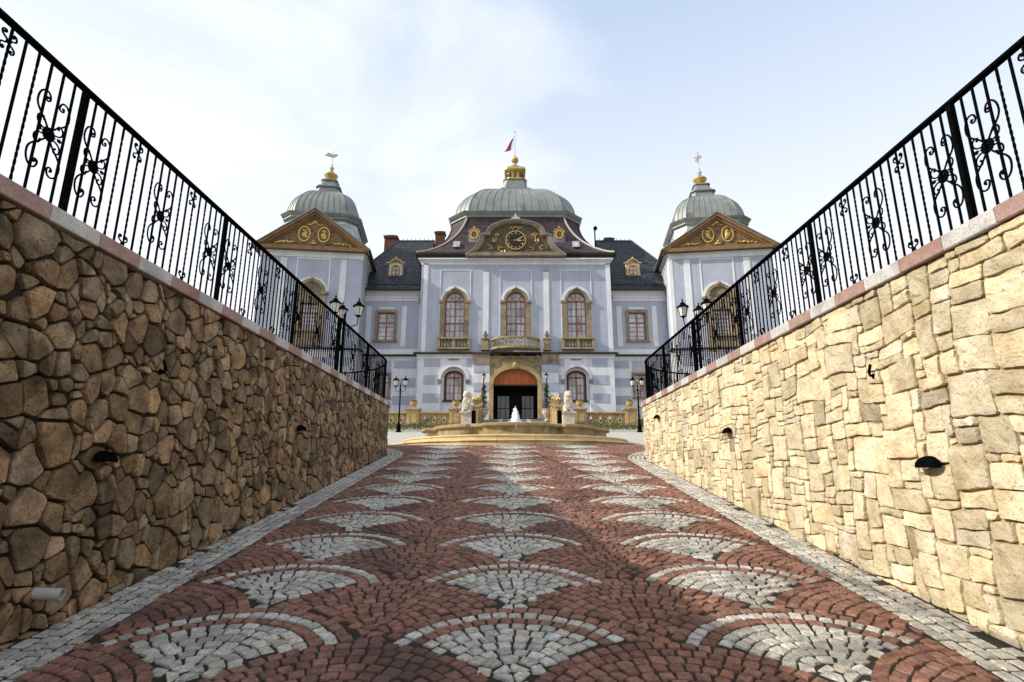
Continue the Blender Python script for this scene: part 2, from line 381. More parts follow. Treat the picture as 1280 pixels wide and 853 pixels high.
# pale kerb strips, four rows of setts following the wall foot
for side in (-1, 1):
    ks = thing('kerb_strip', 'strip of four rows of pale granite setts along the foot of the %s rubble wall' % ('dark brown left' if side < 0 else 'sunlit cream right'), 'kerb', (0, 0, 0))
    its = []
    for rr in range(4):
        s = .6
        o0 = .05 + rr*.113
        while s < S1-2:
            ln = U(.10, .17); o = o0+.05
            if rr == 0 and U(0, 1) < .12 and s < 9: s += ln; continue
            e = .0105
            poly = []
            for ss, oo in ((s+e, o0+e), (s+ln/2, o0+e), (s+ln-e, o0+e), (s+ln-e, o0+.113-e), (s+ln/2, o0+.113-e), (s+e, o0+.113-e)):
                x, y = wall_at(ss, oo+U(-.005, .005), side); poly.append((x+U(-.004, .004), y+U(-.004, .004)))
            cx, cy = wall_at(s+ln/2, o, side)
            its.append((poly, True, cx, cy)); s += ln
    emit_setts(its, ks, G, 'kerb_sett')

# ------------------------------------------------------------------ rubble walls
def clip(poly, a, b, c):     # keep a*x+b*y<=c
    o = []
    for i in range(len(poly)):
        p, q = poly[i], poly[(i+1) % len(poly)]
        dp, dq = a*p[0]+b*p[1]-c, a*q[0]+b*q[1]-c
        if dp <= 0: o.append(p)
        if dp*dq < 0:
            t = dp/(dp-dq); o.append((p[0]+(q[0]-p[0])*t, p[1]+(q[1]-p[1])*t))
    return o
def refine(poly, gap, jit, cut=.035):
    n = len(poly)
    # inset by moving towards the centroid a fixed distance (polygons are convex enough)
    cx = sum(p[0] for p in poly)/n; cz = sum(p[1] for p in poly)/n
    out = []
    for i in range(n):
        p, q, r_ = Vector(poly[i-1]), Vector(poly[i]), Vector(poly[(i+1) % n])
        l1, l2 = (p-q).length, (r_-q).length
        k1, k2 = min(cut, l1*.3), min(cut, l2*.3)
        if l1 > 1e-4: out.append(q+(p-q)/l1*k1)
        if l2 > 1e-4: out.append(q+(r_-q)/l2*k2)
        if l2 > (.15 if cut > .017 else .24): out.append((q+r_)/2+Vector((U(-jit, jit), U(-jit, jit))))
    res = []
    for v in out:
        d = Vector((cx, cz))-v; ln = d.length
        if ln < gap*1.6: gap_ = ln*.4
        else: gap_ = gap
        res.append(v + d/max(ln, 1e-5)*gap_ + Vector((U(-jit, jit)*.35, U(-jit, jit)*.35)))
    return res, (cx, cz)
def stone_mesh(m, poly, side, gap, h, jit, tint, flat=.82):
    pts, (cx, cz) = refine(poly, gap, jit, .016 if side < 0 else .018)
    n = len(pts)
    if n < 5: return False
    tl = (U(-.06, .06), U(-.06, .06))
    def P3(s, z, off):
        x, y = wall_at(s, off, side); return (x, y, z)
    v = []
    def nzv(p, sc, amp): return noise.noise(Vector((p[0]*sc, p[1]*sc, side*7.7)))*amp
    for k, dh in (((1.0, -.05), (1.0, h*.55), (.95, h*.93), (.74, h)) if side < 0 else ((1.0, -.05), (1.0, h*.5), (.955, h*.9), (flat*.86, h))):
        for p in pts:
            q = (cx+(p[0]-cx)*k, cz+(p[1]-cz)*k)
            off = dh if dh < 0 else dh*(1+.0) + tl[0]*(q[0]-cx)+tl[1]*(q[1]-cz) + (nzv(q, 9, .018 if side < 0 else .014) if dh > h*.5 else 0)
            v.append(P3(q[0], q[1], off if dh < 0 else max(off, -.01)))
    v.append(P3(cx, cz, h*1.08+nzv((cx, cz), 9, .02)))
    f = []
    for k in range(3):
        for i in range(n): f.append((k*n+i, k*n+(i+1) % n, (k+1)*n+(i+1) % n, (k+1)*n+i))
    for i in range(n): f.append((3*n+i, 3*n+(i+1) % n, 4*n))
    m.add(v, f, tint); return True
def emit_stones(stones, parent, mt):
    sc = []
    for (poly, side, gap, h, jit, tint, fl) in stones:
        cx = sum(p[0] for p in poly)/len(poly); cz = sum(p[1] for p in poly)/len(poly)
        x, y = wall_at(cx, 0, side); q = proj((x, y, cz)); vis = q and inview((x, y, cz)) and cx < YS+1.2
        sc.append((1e6 if not vis else q[2], poly, side, gap, h, jit, tint, fl))
    sc.sort(key=lambda t: t[0])
    far = MB()
    for i, (d, *a) in enumerate(sc):
        if i < 300:
            m = MB()
            if stone_mesh(m, *a): m.build('rubble_stone', mt, parent, smooth=24)
        else: stone_mesh(far, *a)
    far.build('rubble_stone', mt, parent, kind='stuff', smooth=24)
def area(p): return abs(sum(p[i][0]*p[(i+1) % len(p)][1]-p[(i+1) % len(p)][0]*p[i][1] for i in range(len(p))))/2

def wall_body(side, zt, parent, mt, wavy):
    m = MB(); svals = [S0+k*.35 for k in range(int((S1-S0)/.35)+1)]
    zs = [-2.9+k*.3 for k in range(16)]; zs = [z for z in zs if z < zt-.14]+[zt-.13]
    def p(s, z, off): x, y = wall_at(s, off, side); return (x, y, z)
    rings = [[p(s, z, -.028 if wavy else -.012) for z in zs]+[p(s, zs[-1], -.45), p(s, zs[0], -.45)] for s in svals]
    m.loft(rings, closed=True); return m.build('mortar_core', mt, parent, smooth=30)

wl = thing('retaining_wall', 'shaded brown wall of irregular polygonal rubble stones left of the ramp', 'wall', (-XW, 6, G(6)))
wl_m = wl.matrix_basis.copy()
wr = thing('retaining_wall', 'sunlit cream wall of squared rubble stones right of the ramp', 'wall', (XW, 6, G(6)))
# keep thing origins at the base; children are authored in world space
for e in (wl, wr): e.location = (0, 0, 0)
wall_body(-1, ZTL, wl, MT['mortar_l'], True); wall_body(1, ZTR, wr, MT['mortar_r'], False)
# left: radical (power) diagram of irregular seeds
seeds = []; tries = 0
grid = {}
while tries < 42000:
    tries += 1
    s, z = U(-.2, YS+RC*pi/2+1.5), U(-2.3, ZTL-.13)
    if z < G(min(s, 17.5))-.25: continue
    r = R.choice((.055, .075, .09, .105, .12, .135, .15, .175))
    ok = True
    gx, gz = int(s/.4), int(z/.4)
    for a in (-1, 0, 1):
        for b in (-1, 0, 1):
            for (s2, z2, r2) in grid.get((gx+a, gz+b), ()):
                if ((s-s2)*1.12)**2+(z-z2)**2 < ((r+r2)*.66)**2: ok = False; break
            if not ok: break
        if not ok: break
    if ok: seeds.append((s, z, r)); grid.setdefault((gx, gz), []).append((s, z, r))
stones = []
for (s, z, r) in seeds:
    poly = [(s-.6, z-.6), (s+.6, z-.6), (s+.6, min(z+.6, ZTL-.135)), (s-.6, min(z+.6, ZTL-.135))]
    gx, gz = int(s/.4), int(z/.4)
    for a in (-2, -1, 0, 1, 2):
        for b in (-2, -1, 0, 1, 2):
            for (s2, z2, r2) in grid.get((gx+a, gz+b), ()):
                if (s2, z2) == (s, z): continue
                A, B = s2-s, z2-z; c = (s2*s2+z2*z2-r2*r2-s*s-z*z+r*r)/2
                poly = clip(poly, A, B, c)
                if len(poly) < 3: break
            if len(poly) < 3: break
        if len(poly) < 3: break
    if len(poly) < 3 or area(poly) < .0055: continue
    # drop near-duplicate corners
    def wp(p):
        if p[1] > ZTL-.2: return p
        v3 = Vector((p[0]*4.2, p[1]*4.2, 5)); a_ = noise.noise(v3)*.075; b_ = noise.noise(v3+Vector((31, 7, 0)))*.075; h_ = noise.noise(Vector((p[0]*19, p[1]*19, 1)))*.045; return (p[0]+a_+h_, min(p[1]+b_-h_, ZTL-.135))
    poly = [wp(p) for p in poly]
    pp = [poly[i] for i in range(len(poly)) if hypot(poly[i][0]-poly[i-1][0], poly[i][1]-poly[i-1][1]) > .025]
    if len(pp) < 3: continue
    b = U(.6, 1.35); k = U(-.08, .12)
    if U(0, 1) < .08: b *= .5
    stones.append((pp, -1, U(.009, .018), U(.012, .040), .008, (b*(1+k), b, b*(1-k*1.2)), U(.84, .97)))
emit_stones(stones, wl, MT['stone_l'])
# right: packed squared rubble on a warped grid
CW, CH = .104, .066
nx, nzc = int((YS+RC*pi/2+1.5+.3)/CW), int((ZTR-.135+2.35)/CH)
occ = {}
zoff = ZTR-.135-nzc*CH
jit_ = {}
def gv(i, j):
    if (i, j) not in jit_:
        s, z = -.3+i*CW, zoff+j*CH
        a = noise.noise(Vector((s*1.1, z*1.1, 3)))*.09; b = noise.noise(Vector((s*1.3, z*1.3, 9)))*.075
        jit_[(i, j)] = (s+a+U(-.012, .012), min(z+(b if j < nzc-1 else b*.3)+U(-.011, .011), ZTR-.135) if j < nzc else ZTR-.135)
    return jit_[(i, j)]
rects = []
order = [(i, j) for j in range(nzc) for i in range(nx)]
for (i, j) in order:
    if (i, j) in occ: continue
    q = U(0, 1)
    s_here, z_here = -.3+i*CW, zoff+j*CH
    low = z_here < G(min(s_here, 17))+.55
    if low and q < .17 and s_here < 9: w_, h_ = R.randint(4, 7), R.randint(4, 7)
    elif q < .14: w_, h_ = R.randint(3, 5), R.randint(4, 5)
    elif q < .62: w_, h_ = R.randint(2, 4), R.randint(2, 4)
    else: w_, h_ = R.randint(2, 4), R.randint(1, 2)
    ww = 0
    while ww < w_ and i+ww < nx and (i+ww, j) not in occ: ww += 1
    hh = 1
    while hh < h_ and j+hh < nzc and all((i+a, j+hh) not in occ for a in range(ww)): hh += 1
    for a in range(ww):
        for b in range(hh): occ[(i+a, j+b)] = 1
    rects.append((i, j, ww, hh))
stones = []
for (i, j, a, b) in rects:
    s_here, z_top = -.3+i*CW, zoff+(j+b)*CH
    if z_top < G(min(s_here, 17.5))-.1: continue
    per = [(i+k, j) for k in range(0, a)] + [(i+a, j+k) for k in range(0, b)] + [(i+a-k, j+b) for k in range(0, a)] + [(i, j+b-k) for k in range(0, b)]
    if a*b > 6:
        corners = {(i, j), (i+a, j), (i+a, j+b), (i, j+b)}
        per = [p for n_, p in enumerate(per) if p in corners or n_ % 2 == 0]
    poly = [gv(*p) for p in per]
    bb = U(.72, 1.14); k = U(-.03, .07)
    big = a*b > 19 and z_top < G(min(s_here, 17.5))+1.0
    if U(0, 1) < .07: bb *= .66
    if low and U(0, 1) < .35: bb *= .74
    if big: bb = U(.56, .78)
    tint = (bb*(1+k*.5), bb, bb*(1-k*1.5))
    if (i, j) == R.choice(rects)[:2]: tint = (.85, .55, .33)
    stones.append((poly, 1, U(.006, .013), U(.008, .034) if not big else U(.04, .07), .008, tint, U(.84, .95)))
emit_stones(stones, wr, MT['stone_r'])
# coping blocks, pink and grey by turns
for side, zt, par in ((-1, ZTL, wl), (1, ZTR, wr)):
    s = -2.5+ (.27 if side < 0 else .1); i = 0
    while s < S1-.6:
        e = .003; m = MB(); seg = 4 if s > YS-.6 else 1
        rings = []
        for k in range(seg+1):
            ss = s+e+(.5-2*e)*k/seg
            prof = [(.055, zt-.13), (.062, zt-.122), (.062, zt-.01), (.052, zt), (-.36, zt), (-.36, zt-.13)]
            rings.append([(*wall_at(ss, o, side), z) for o, z in prof])
        m.loft(rings); m.build('coping_stone', MT['cop_pink' if i % 2 else 'cop_grey'], par, smooth=40)
        s += .5; i += 1

# ------------------------------------------------------------------ wrought iron railings
def bar_mesh(h):
    m = MB(); m.box(-.0075, .0075, -.0075, .0075, 0, h); return m.mesh('bar', MT['iron'], 0)
def twist_mesh(h):
    m = MB(); rings = []
    def rg(z, a): return [(.0105*cos(a+pi/4+k*pi/2), .0105*sin(a+pi/4+k*pi/2), z) for k in range(4)]
    rings.append(rg(0, 0)); z0, z1 = .12, h-.12
    for k in range(41): rings.append(rg(z0+(z1-z0)*k/40, k*pi/5))
    rings.append(rg(h, 0)); m.loft(rings); return m.mesh('twisted_bar', MT['iron'], 0)
def spiral(cx, cz, r, a0, turns, n=10):
    return [(cx+r*(1-.75*k/n)*cos(a0+turns*2*pi*k/n), 0, cz+r*(1-.75*k/n)*sin(a0+turns*2*pi*k/n)) for k in range(n+1)]
def bez(p0, p1, p2, p3, n=8):
    o = []
    for k in range(n+1):
        t = k/n; a = (1-t)**3; b = 3*(1-t)**2*t; c = 3*(1-t)*t*t; d = t**3
        o.append((a*p0[0]+b*p1[0]+c*p2[0]+d*p3[0], 0, a*p0[1]+b*p1[1]+c*p2[1]+d*p3[1]))
    return o
def big_scroll():
    m = MB()
    for sx in (-1, 1):
        for sz in (-1, 1):
            q = lambda pts: [(sx*x, y-.020, sz*z) for x, y, z in pts]
            # tall outer scroll: out from the boss, up and over, curling in under its own top
            pts = bez((.008, .02), (.05, .12), (.15, .13), (.135, .235)) + bez((.135, .235), (.125, .33), (.045, .34), (.04, .265))[1:] + spiral(.065, .262, .026, pi, .8)[1:]
            m.tube(q(pts), .0075, 5)
            m.sphere((sx*.066, -.012, sz*.262), .011, 6, 4)
            # small side curl
            pts = bez((.0, .03), (.05, .01), (.115, .03), (.108, .085)) + bez((.108, .085), (.10, .125), (.05, .12), (.06, .085))[1:]
            m.tube(q(pts), .0068, 5); m.sphere((sx*.062, -.012, sz*.083), .010, 6, 4)
    # boss: rosette of petals
    m.sphere((0, -.03, 0), (.024, .016, .024), 8, 5)
    for k in range(8):
        a = k*pi/4; m.sphere((.038*cos(a), -.02, .038*sin(a)), (.02, .010, .02), 6, 4)
    m.tube([(-.095, -.014, 0), (.095, -.014, 0)], [.003, .003], 4)
    for sx in (-1, 1): m.sphere((sx*.085, -.014, 0), (.022, .01, .017), 6, 4)
    return m.mesh('large_scroll', MT['iron'], 40)
def small_scroll():
    m = MB()
    for sx in (-1, 1):
        for sz in (-1, 1):
            pts = bez((.006, 0), (.014, .03), (.062, .018), (.058, .055)) + bez((.058, .055), (.052, .088), (.02, .08), (.026, .058))[1:]
            m.tube([(sx*x, -.010, sz*z) for x, y, z in pts], .0072, 5); m.sphere((sx*.034, -.012, sz*.06), .012, 6, 4)
    m.box(-.014, .014, -.018, .004, -.012, .012)
    return m.mesh('small_scroll', MT['iron'], 40)
BS, SSM = big_scroll(), small_scroll()
def railing(side, zt, hr, sp, post0, label):
    t = thing('iron_railing', label, 'railing', (0, 0, 0))
    ins = -.12
    def pos(s): return wall_at(s, ins, side)
    def ang(s):
        x0, y0 = pos(s-.05); x1, y1 = pos(s+.05); return atan2(y1-y0, x1-x0)
    bm_, tm_ = bar_mesh(hr-.02), twist_mesh(hr-.02)
    pm = MB(); pm.box(-.022, .022, -.022, .022, 0, hr); pm.box(-.045, .045, -.045, .045, 0, .012); pm = pm.mesh('post', MT['iron'], 0)
    nb = 20; ds = sp/nb; s = post0
    while s > .8: s -= sp
    k = 0; s0 = s
    while s < S1-1.2:
        x, y = pos(s); i = k % nb; a = ang(s); z = zt
        if i == 0: link('post', pm, t, (x, y, z), (0, 0, a))
        else:
            if i in (4, 6, 8, 12, 14, 16): link('twisted_bar', tm_, t, (x, y, z), (0, 0, a))
            else: link('bar', bm_, t, (x, y, z), (0, 0, a))
            if i in (2, 10, 18): link('large_scroll', BS, t, (x, y, z+hr*.52), (0, 0, a + (pi if side < 0 else 0)), (1.12, 1, 1.04))
            if i in (6, 14):
                for zz in (.115, hr-.14): link('small_scroll', SSM, t, (x, y, z+zz), (0, 0, a + (pi if side < 0 else 0)))
        s += ds; k += 1
    rings = []; q = s0-.1
    while q < s:
        x, y = pos(q); a = ang(q); nx_, ny_ = -sin(a), cos(a)
        rings.append([(x+nx_*o, y+ny_*o, zt+z) for o, z in ((-.028, hr-.012), (.028, hr-.012), (.030, hr+.014), (.014, hr+.026), (-.014, hr+.026), (-.030, hr+.014))])
        q += .25
    m = MB(); m.loft(rings); m.build('handrail', MT['iron'], t, smooth=50)
    return t
railing(-1, ZTL, 1.20, 2.36, 4.06, 'black wrought iron railing with scrolls on the left wall above the brown stones')
railing(1, ZTR, 1.12, 2.22, 3.97, 'black wrought iron railing with scrolls on the right wall above the cream stones')
# ------------------------------------------------------------------ wall fixtures
def wall_light(s, z, side, label):
    x, y = wall_at(s, .0, side)
    m = MB(); r = .105
    rings = []
    for k in range(6):
        a = pi/2*k/5; rr = r*cos(a)+.002
        rings.append([(-rr*.95*sin(pi*i/10)-.0, -rr*cos(pi*i/10)*1.15, r*.80*sin(a)) for i in range(11)])
    m.loft(rings, closed=False, cap0=False, cap1=False)
    m.loft([[(p[0]*.93-.002, p[1]*.93, p[2]-.012) for p in r_] for r_ in rings], closed=False, cap0=False, cap1=False)
    m.add([rings[0][i] for i in range(11)] + [(p[0]*.93-.002, p[1]*.93, p[2]-.012) for p in rings[0]], [(i, i+1, 12+i, 11+i) for i in range(10)])
    t = thing('wall_light', label, 'wall light', (x - side*.05, y, z), 0 if side > 0 else pi, 'black eyelid lights on the ramp walls')
    m.build('hood', MT['iron'], t, smooth=50)
    b = MB(); b.box(.02, .07, -.06, .06, -.012, .05); b.build('back_plate', MT['iron'], t)
    b = MB(); b.sphere((-.045, 0, -.002), (.03, .05, .018), 8, 5); b.build('lamp_glass', MT['lampglass'], t)
def wall_px(px, py, side):
    X = side*XW; r = ray(px, py); k = X/r.x; return r.y*k, r.z*k
for px, py, side, lb in ((121, 576, -1, 'nearest black eyelid wall light on the brown stones at far left'), (371, 538, -1, 'small distant black eyelid light on the shaded left wall near its middle'),
                         (1171, 583, 1, 'largest black eyelid wall light low on the cream wall at right'), (915, 541, 1, 'middle one of three black eyelid lights on the cream wall'),
                         (825, 523, 1, 'farthest black eyelid light where the cream wall begins to curve')):
    s, z = wall_px(px, py, side); wall_light(s, z, side, lb)
s, z = wall_px(40, 742, -1); x, y = wall_at(s, 0, -1)
m = MB(); n = 16
m.loft([[(xx, r_*cos(2*pi*i/n), r_*sin(2*pi*i/n)) for i in range(n)] for xx, r_ in ((-.06, .042), (.20, .042), (.20, .037), (-.05, .037))], cap0=True, cap1=True)
tag(m.build('drain_pipe', MT['pvc'], loc=(x, y, z)), 'grey plastic drain pipe end sticking out low from the brown wall', 'pipe').rotation_euler = (0, radians(4), radians(10))
for px, py, side, lb in ((197, 465, -1, 'black iron hook stuck in the shaded brown wall'), (1096, 470, 1, 'black iron hook stuck in the sunlit cream wall')):
    s, z = wall_px(px, py, side); x, y = wall_at(s, .03, side); m = MB()
    m.tube([(side*.06, 0, 0), (-side*.04, -.01, .0), (-side*.06, -.03, .03), (-side*.055, -.06, .10)], .013, 6); m.sphere((side*.0, 0, 0), (.012, .032, .032), 8, 5)
    tag(m.build('wall_hook', MT['iron'], loc=(x, y, z)), lb, 'hook')
# fallen leaves and grass tufts at the wall foot
def leaf(x, y, lb):
    m = MB(); a = U(0, 6.28); L_ = U(.035, .06)
    pts = [(L_, 0, .01), (.3*L_, .45*L_, .02), (-.5*L_, .4*L_, .008), (-L_, 0, .012), (-.5*L_, -.4*L_, .02), (.3*L_, -.45*L_, .006), (0, 0, .004)]
    m.add(pts, [(i, (i+1) % 6, 6) for i in range(6)]); o = m.build('fallen_leaf', MT['leafdry'], loc=(x, y, G(y)+.016)); o.rotation_euler = (0, 0, a)
    tag(o, lb, 'leaf', 'dry leaves fallen beside the walls')
for k in range(9):
    s = U(3.8, 7.0); x, y = wall_at(s, U(.05, .3), -1); leaf(x, y, 'dry orange leaf lying on the pale setts below the brown wall')
for k in range(9):
    s = U(3.6, 7.5); x, y = wall_at(s, U(.02, .2), 1); leaf(x, y, 'dry orange leaf lying on the pale setts below the cream wall')
m = MB()
for k in range(26):
    sd = R.choice((-1, 1)); s = U(3.6, 9) ; x, y = wall_at(s, U(.0, .1), sd)
    for q in range(14):
        a = U(0, 6.28); h = U(.015, .045); dx, dy = cos(a)*h*.8, sin(a)*h*.8; bx_, by_ = x+U(-.03, .03), y+U(-.05, .05); zz = G(y)-.01
        m.add([(bx_-.002, by_, zz), (bx_+.003, by_, zz), (bx_+dx, by_+dy, zz+.02+h*.7)], [(0, 1, 2)], U(.8, 1.6))
tag(m.build('grass_tufts', MT['leafg'], kind='stuff', smooth=0), 'small green grass tufts in the joints at the wall foot', 'grass')

# ------------------------------------------------------------------ street lamps
def lantern(parent, c, s=1.0):
    """frame of six bars with roof and finial; glass inside"""
    m = MB(); n = 6
    m.lathe([(.035, 0), (.05, .015), (.045, .03), (.095, .045), (.10, .055)], c, 8)
    z0, z1, r0, r1 = .055, .33, .092, .15
    for k in range(n):
        a = 2*pi*k/n; m.tube([(c[0]+r0*cos(a), c[1]+r0*sin(a), c[2]+z0), (c[0]+r1*cos(a), c[1]+r1*sin(a), c[2]+z1)], .008, 4)
    m.lathe([(.165, .325), (.19, .335), (.185, .35), (.12, .40), (.075, .425), (.07, .45), (.085, .455), (.05, .485), (.022, .50), (.016, .53), (.034, .55), (.016, .57), (.010, .60), (.001, .65)], c, 8)
    o = m.build('lantern', MT['iron'], parent, smooth=35)
    g_ = MB(); g_.lathe([(.085, z0), (.142, z1)], c, 6); g_.build('lamp_glass', MT['lampglass'], o, smooth=0)
def lamp_post(loc, rz, arms, label, group, h=2.72):
    t = thing('street_lamp', label, 'street lamp', loc, rz, group)
    m = MB(); m.lathe([(.16, 0), (.16, .04), (.12, .07), (.11, .30), (.085, .36), (.09, .40), (.055, .46), (.045, .60), (.05, .95), (.042, 1.0), (.038, h-.35), (.055, h-.33), (.055, h-.25), (.035, h-.22), (.03, h-.1), (.05, h-.08), (.02, h), (.008, h+.1), (.001, h+.14)], (0, 0, 0), 12)
    m.build('pole', MT['iron'], t, smooth=35)
    for k in range(arms):
        a = 2*pi*k/arms; r = .40 if arms == 3 else .26
        pts = [(0, h-.28), (r*.45, h-.42), (r*.95, h-.36), (r, h-.18), (r, h-.12)]
        m = MB(); m.tube([(q*cos(a), q*sin(a), z) for q, z in pts], .017, 6)
        m.tube([(q*cos(a), q*sin(a), z) for q, z in ((0, h-.5), (r*.3, h-.5), (r*.42, h-.44))], .011, 5)
        m.build('arm', MT['iron'], t, smooth=50); lantern(t, (r*cos(a), r*sin(a), h-.12))
    return t
lamp_post((-5.05, 16.0, ZTL-.06), 0, 3, 'black three-lantern street lamp behind the left railing', 'lamps with three lanterns on the terraces', 2.80)
lamp_post((5.55, 15.9, ZTR-.06), pi, 3, 'black three-lantern street lamp behind the right railing', 'lamps with three lanterns on the terraces', 2.86)
p = hitY(498, 541, 30); lamp_post((p.x, 30, G(30)), 0, 2, 'black two-lantern street lamp beside the plaza balustrade left of the fountain', 'lamps with two lanterns on the plaza', 2.6)
p = hitY(800, 541, 30); lamp_post((p.x, 30, G(30)), 0, 2, 'black two-lantern street lamp beside the plaza balustrade right of the fountain', 'lamps with two lanterns on the plaza', 2.6)

# ------------------------------------------------------------------ fountain
FX, FY = .15, 24.3
ft = thing('fountain', 'round stone fountain with two steps and a lobed basin at the ramp head', 'fountain', (FX, FY, G(19)))
def annulus(m, r0, r1, z0, z1, a0, a1, n, rf=None):
    rings = []
    for k in range(n+1):
        a = a0+(a1-a0)*k/n; f = rf(a) if rf else 0
        rings.append([((r1+f)*cos(a), (r1+f)*sin(a), z0), ((r1+f)*cos(a), (r1+f)*sin(a), z1-.012), ((r1+f-.012)*cos(a), (r1+f-.012)*sin(a), z1), ((r0+f)*cos(a), (r0+f)*sin(a), z1), ((r0+f)*cos(a), (r0+f)*sin(a), z0)])
    m.loft(rings)
zb = G(19)
for r0, r1, z0, z1, ns, e0 in ((4.4, 5.45, -.6, .205, 26, .07), (3.6, 4.75, .19, .42, 22, .05)):
    for k in range(ns):
        m = MB(); annulus(m, r0, r1, z0, z1, 2*pi*k/ns+.0012, 2*pi*(k+1)/ns-.0012, 4)
        # rounded nosing
        m2 = [((r1+.035*cos(q))) for q in (0,)]
        rings = []
        for i in range(5):
            a = 2*pi*k/ns+.0012 + (2*pi/ns-.0024)*i/4
            rings.append([((r1+.01+e0*.6*cos(q))*cos(a), (r1+.01+e0*.6*cos(q))*sin(a), z1-.036+.034*sin(q)) for q in [-pi/2+pi*j/5 for j in range(6)]])
        m.loft(rings); m.build('step_stone', MT['fstep'], ft)
# lobed basin rim
def lobes(a):
    b = (a+pi/2+2*pi) % (pi/2); b = min(b, pi/2-b)        # 0 at the four axes
    if b < .33: return .30+.12*cos(b/.33*pi/2)
    if b < .36: return .30*(.36-b)/.03-.04
    if b > .52: return .10+.10*sqrt(max(0, 1-((pi/4-b)/.27)**2))
    return -.04
nr = 24
for k in range(nr):
    m = MB(); a0, a1 = 2*pi*k/nr+.0015, 2*pi*(k+1)/nr-.0015
    rings = []
    for i in range(13):
        a = a0+(a1-a0)*i/12; f = lobes(a)
        pr = [(3.58, .40), (3.58, .49), (3.51, .52), (3.51, .74), (3.57, .78), (3.66, .80), (3.66, .88), (3.61, .91), (3.22, .91), (3.22, .40)]
        rings.append([((r+f)*cos(a), (r+f)*sin(a), z) for r, z in pr])
    m.loft(rings); m.build('rim_stone', MT['balc'], ft, smooth=25)
m = MB(); m.lathe([(3.4, .65), (3.4, .70), (.01, .601)], n=40); m.build('pool_water', MT['pool'], ft)
m = MB(); m.lathe([(.5, .3), (.5, .55), (.35, .62), (.25, .75), (.12, .8), (.01, .81)], n=16); m.build('nozzle', MT['stone'], ft)
m = MB(); rings = []; n = 22; JH = 1.30
for k in range(22):
    t_ = k/21; r =   .22*(1-t_**3.2)**.5*(.80+.2*cos(t_*2.2)) + .004
    rings.append([(r*cos(2*pi*i/n)*(1+.30*noise.noise(Vector((cos(2*pi*i/n)*1.9, sin(2*pi*i/n)*1.9, t_*5)))), r*sin(2*pi*i/n)*(1+.30*noise.noise(Vector((cos(2*pi*i/n)*1.9, sin(2*pi*i/n)*1.9, t_*5)))), .60+JH*t_) for i in range(n)])
m.loft(rings)
for k in range(240):
    t_ = U(0, 1); a = U(0, 6.28); r = .20*(1-t_**2.6)**.6*U(.95, 1.35); m.sphere((r*cos(a), r*sin(a), .6+JH*t_*U(.95, 1.04)), U(.008, .022), 5, 3)
jet = m.build('water_jet', MT['water'], ft, smooth=60)
for o in [q for q in bpy.data.objects if q.parent == ft]: pass

# ------------------------------------------------------------------ plaza beds, path
g = MB(); g.loft([[(-40, y, G(y)-.003), (40, y, G(y)-.003)] for y in (20.6, 22.5, 26, 30, 36)], closed=False, cap0=False, cap1=False)
g.build('gravel_path', MT['gravel'], kind='structure')
# kerb between path and bed
for sx, lb in ((-1, 'left'), (1, 'right')):
    m = MB()
    for k in range(6500):
        x = FX+sx*U(3.6, 14); y = U(30.6, 34.6); h = U(.05, .34)*(.6+.8*abs(noise.noise(Vector((x*1.5, y*1.5, 2)))))
        a = U(0, 6.28); q = U(.03, .07); z = G(y)
        m.add([(x, y, z+h), (x+q*cos(a), y+q*sin(a), z+h+q*.5), (x+q*cos(a+1), y+q*sin(a+1), z+h+q), (x+q*.4*cos(a+2), y+q*.4*sin(a+2), z+h+q*.7)], [(0, 1, 2, 3)], U(.6, 1.5))
    o = m.build('flower_bed', MT['leafg'], kind='stuff', smooth=0); tag(o, 'low green planting bed in front of the %s stretch of ochre balustrade' % lb, 'plants')
    m = MB(); m.box(FX+sx*3.0, FX+sx*14, 30.3, 30.5, G(30.4)-.2, G(30.4)+.09); tag(m.build('bed_kerb', MT['pale']), 'pale stone kerb edging the %s planting bed' % lb, 'kerb')

# ------------------------------------------------------------------ plaza balustrades with pedestals and urns
YB = 35.5; zB = G(YB)
def px2x(px, py, Y): return hitY(px, py, Y).x
def pedestal(par, x, s=1.0, y=YB, mt='ochre'):
    w_ = .40; m = MB()
    m.box(x-w_-.05, x+w_+.05, y-.30, y+.30, zB-.25, zB+.14); m.box(x-w_+.02, x+w_-.02, y-.25, y+.25, zB+.14, zB+1.02)
    m.box(x-w_-.02, x+w_+.02, y-.29, y+.29, zB+1.02, zB+1.08); m.box(x-w_-.08, x+w_+.08, y-.34, y+.34, zB+1.08, zB+1.18)
    # raised field on the front
    m.strip([(x-.24, zB+.26), (x+.24, zB+.26), (x+.24, zB+.92), (x-.24, zB+.92)], [(x-.19, zB+.31), (x+.19, zB+.31), (x+.19, zB+.87), (x-.19, zB+.87)], y-.272, y-.24, closed=True)
    m.build('pedestal', MT[mt], par, smooth=25)
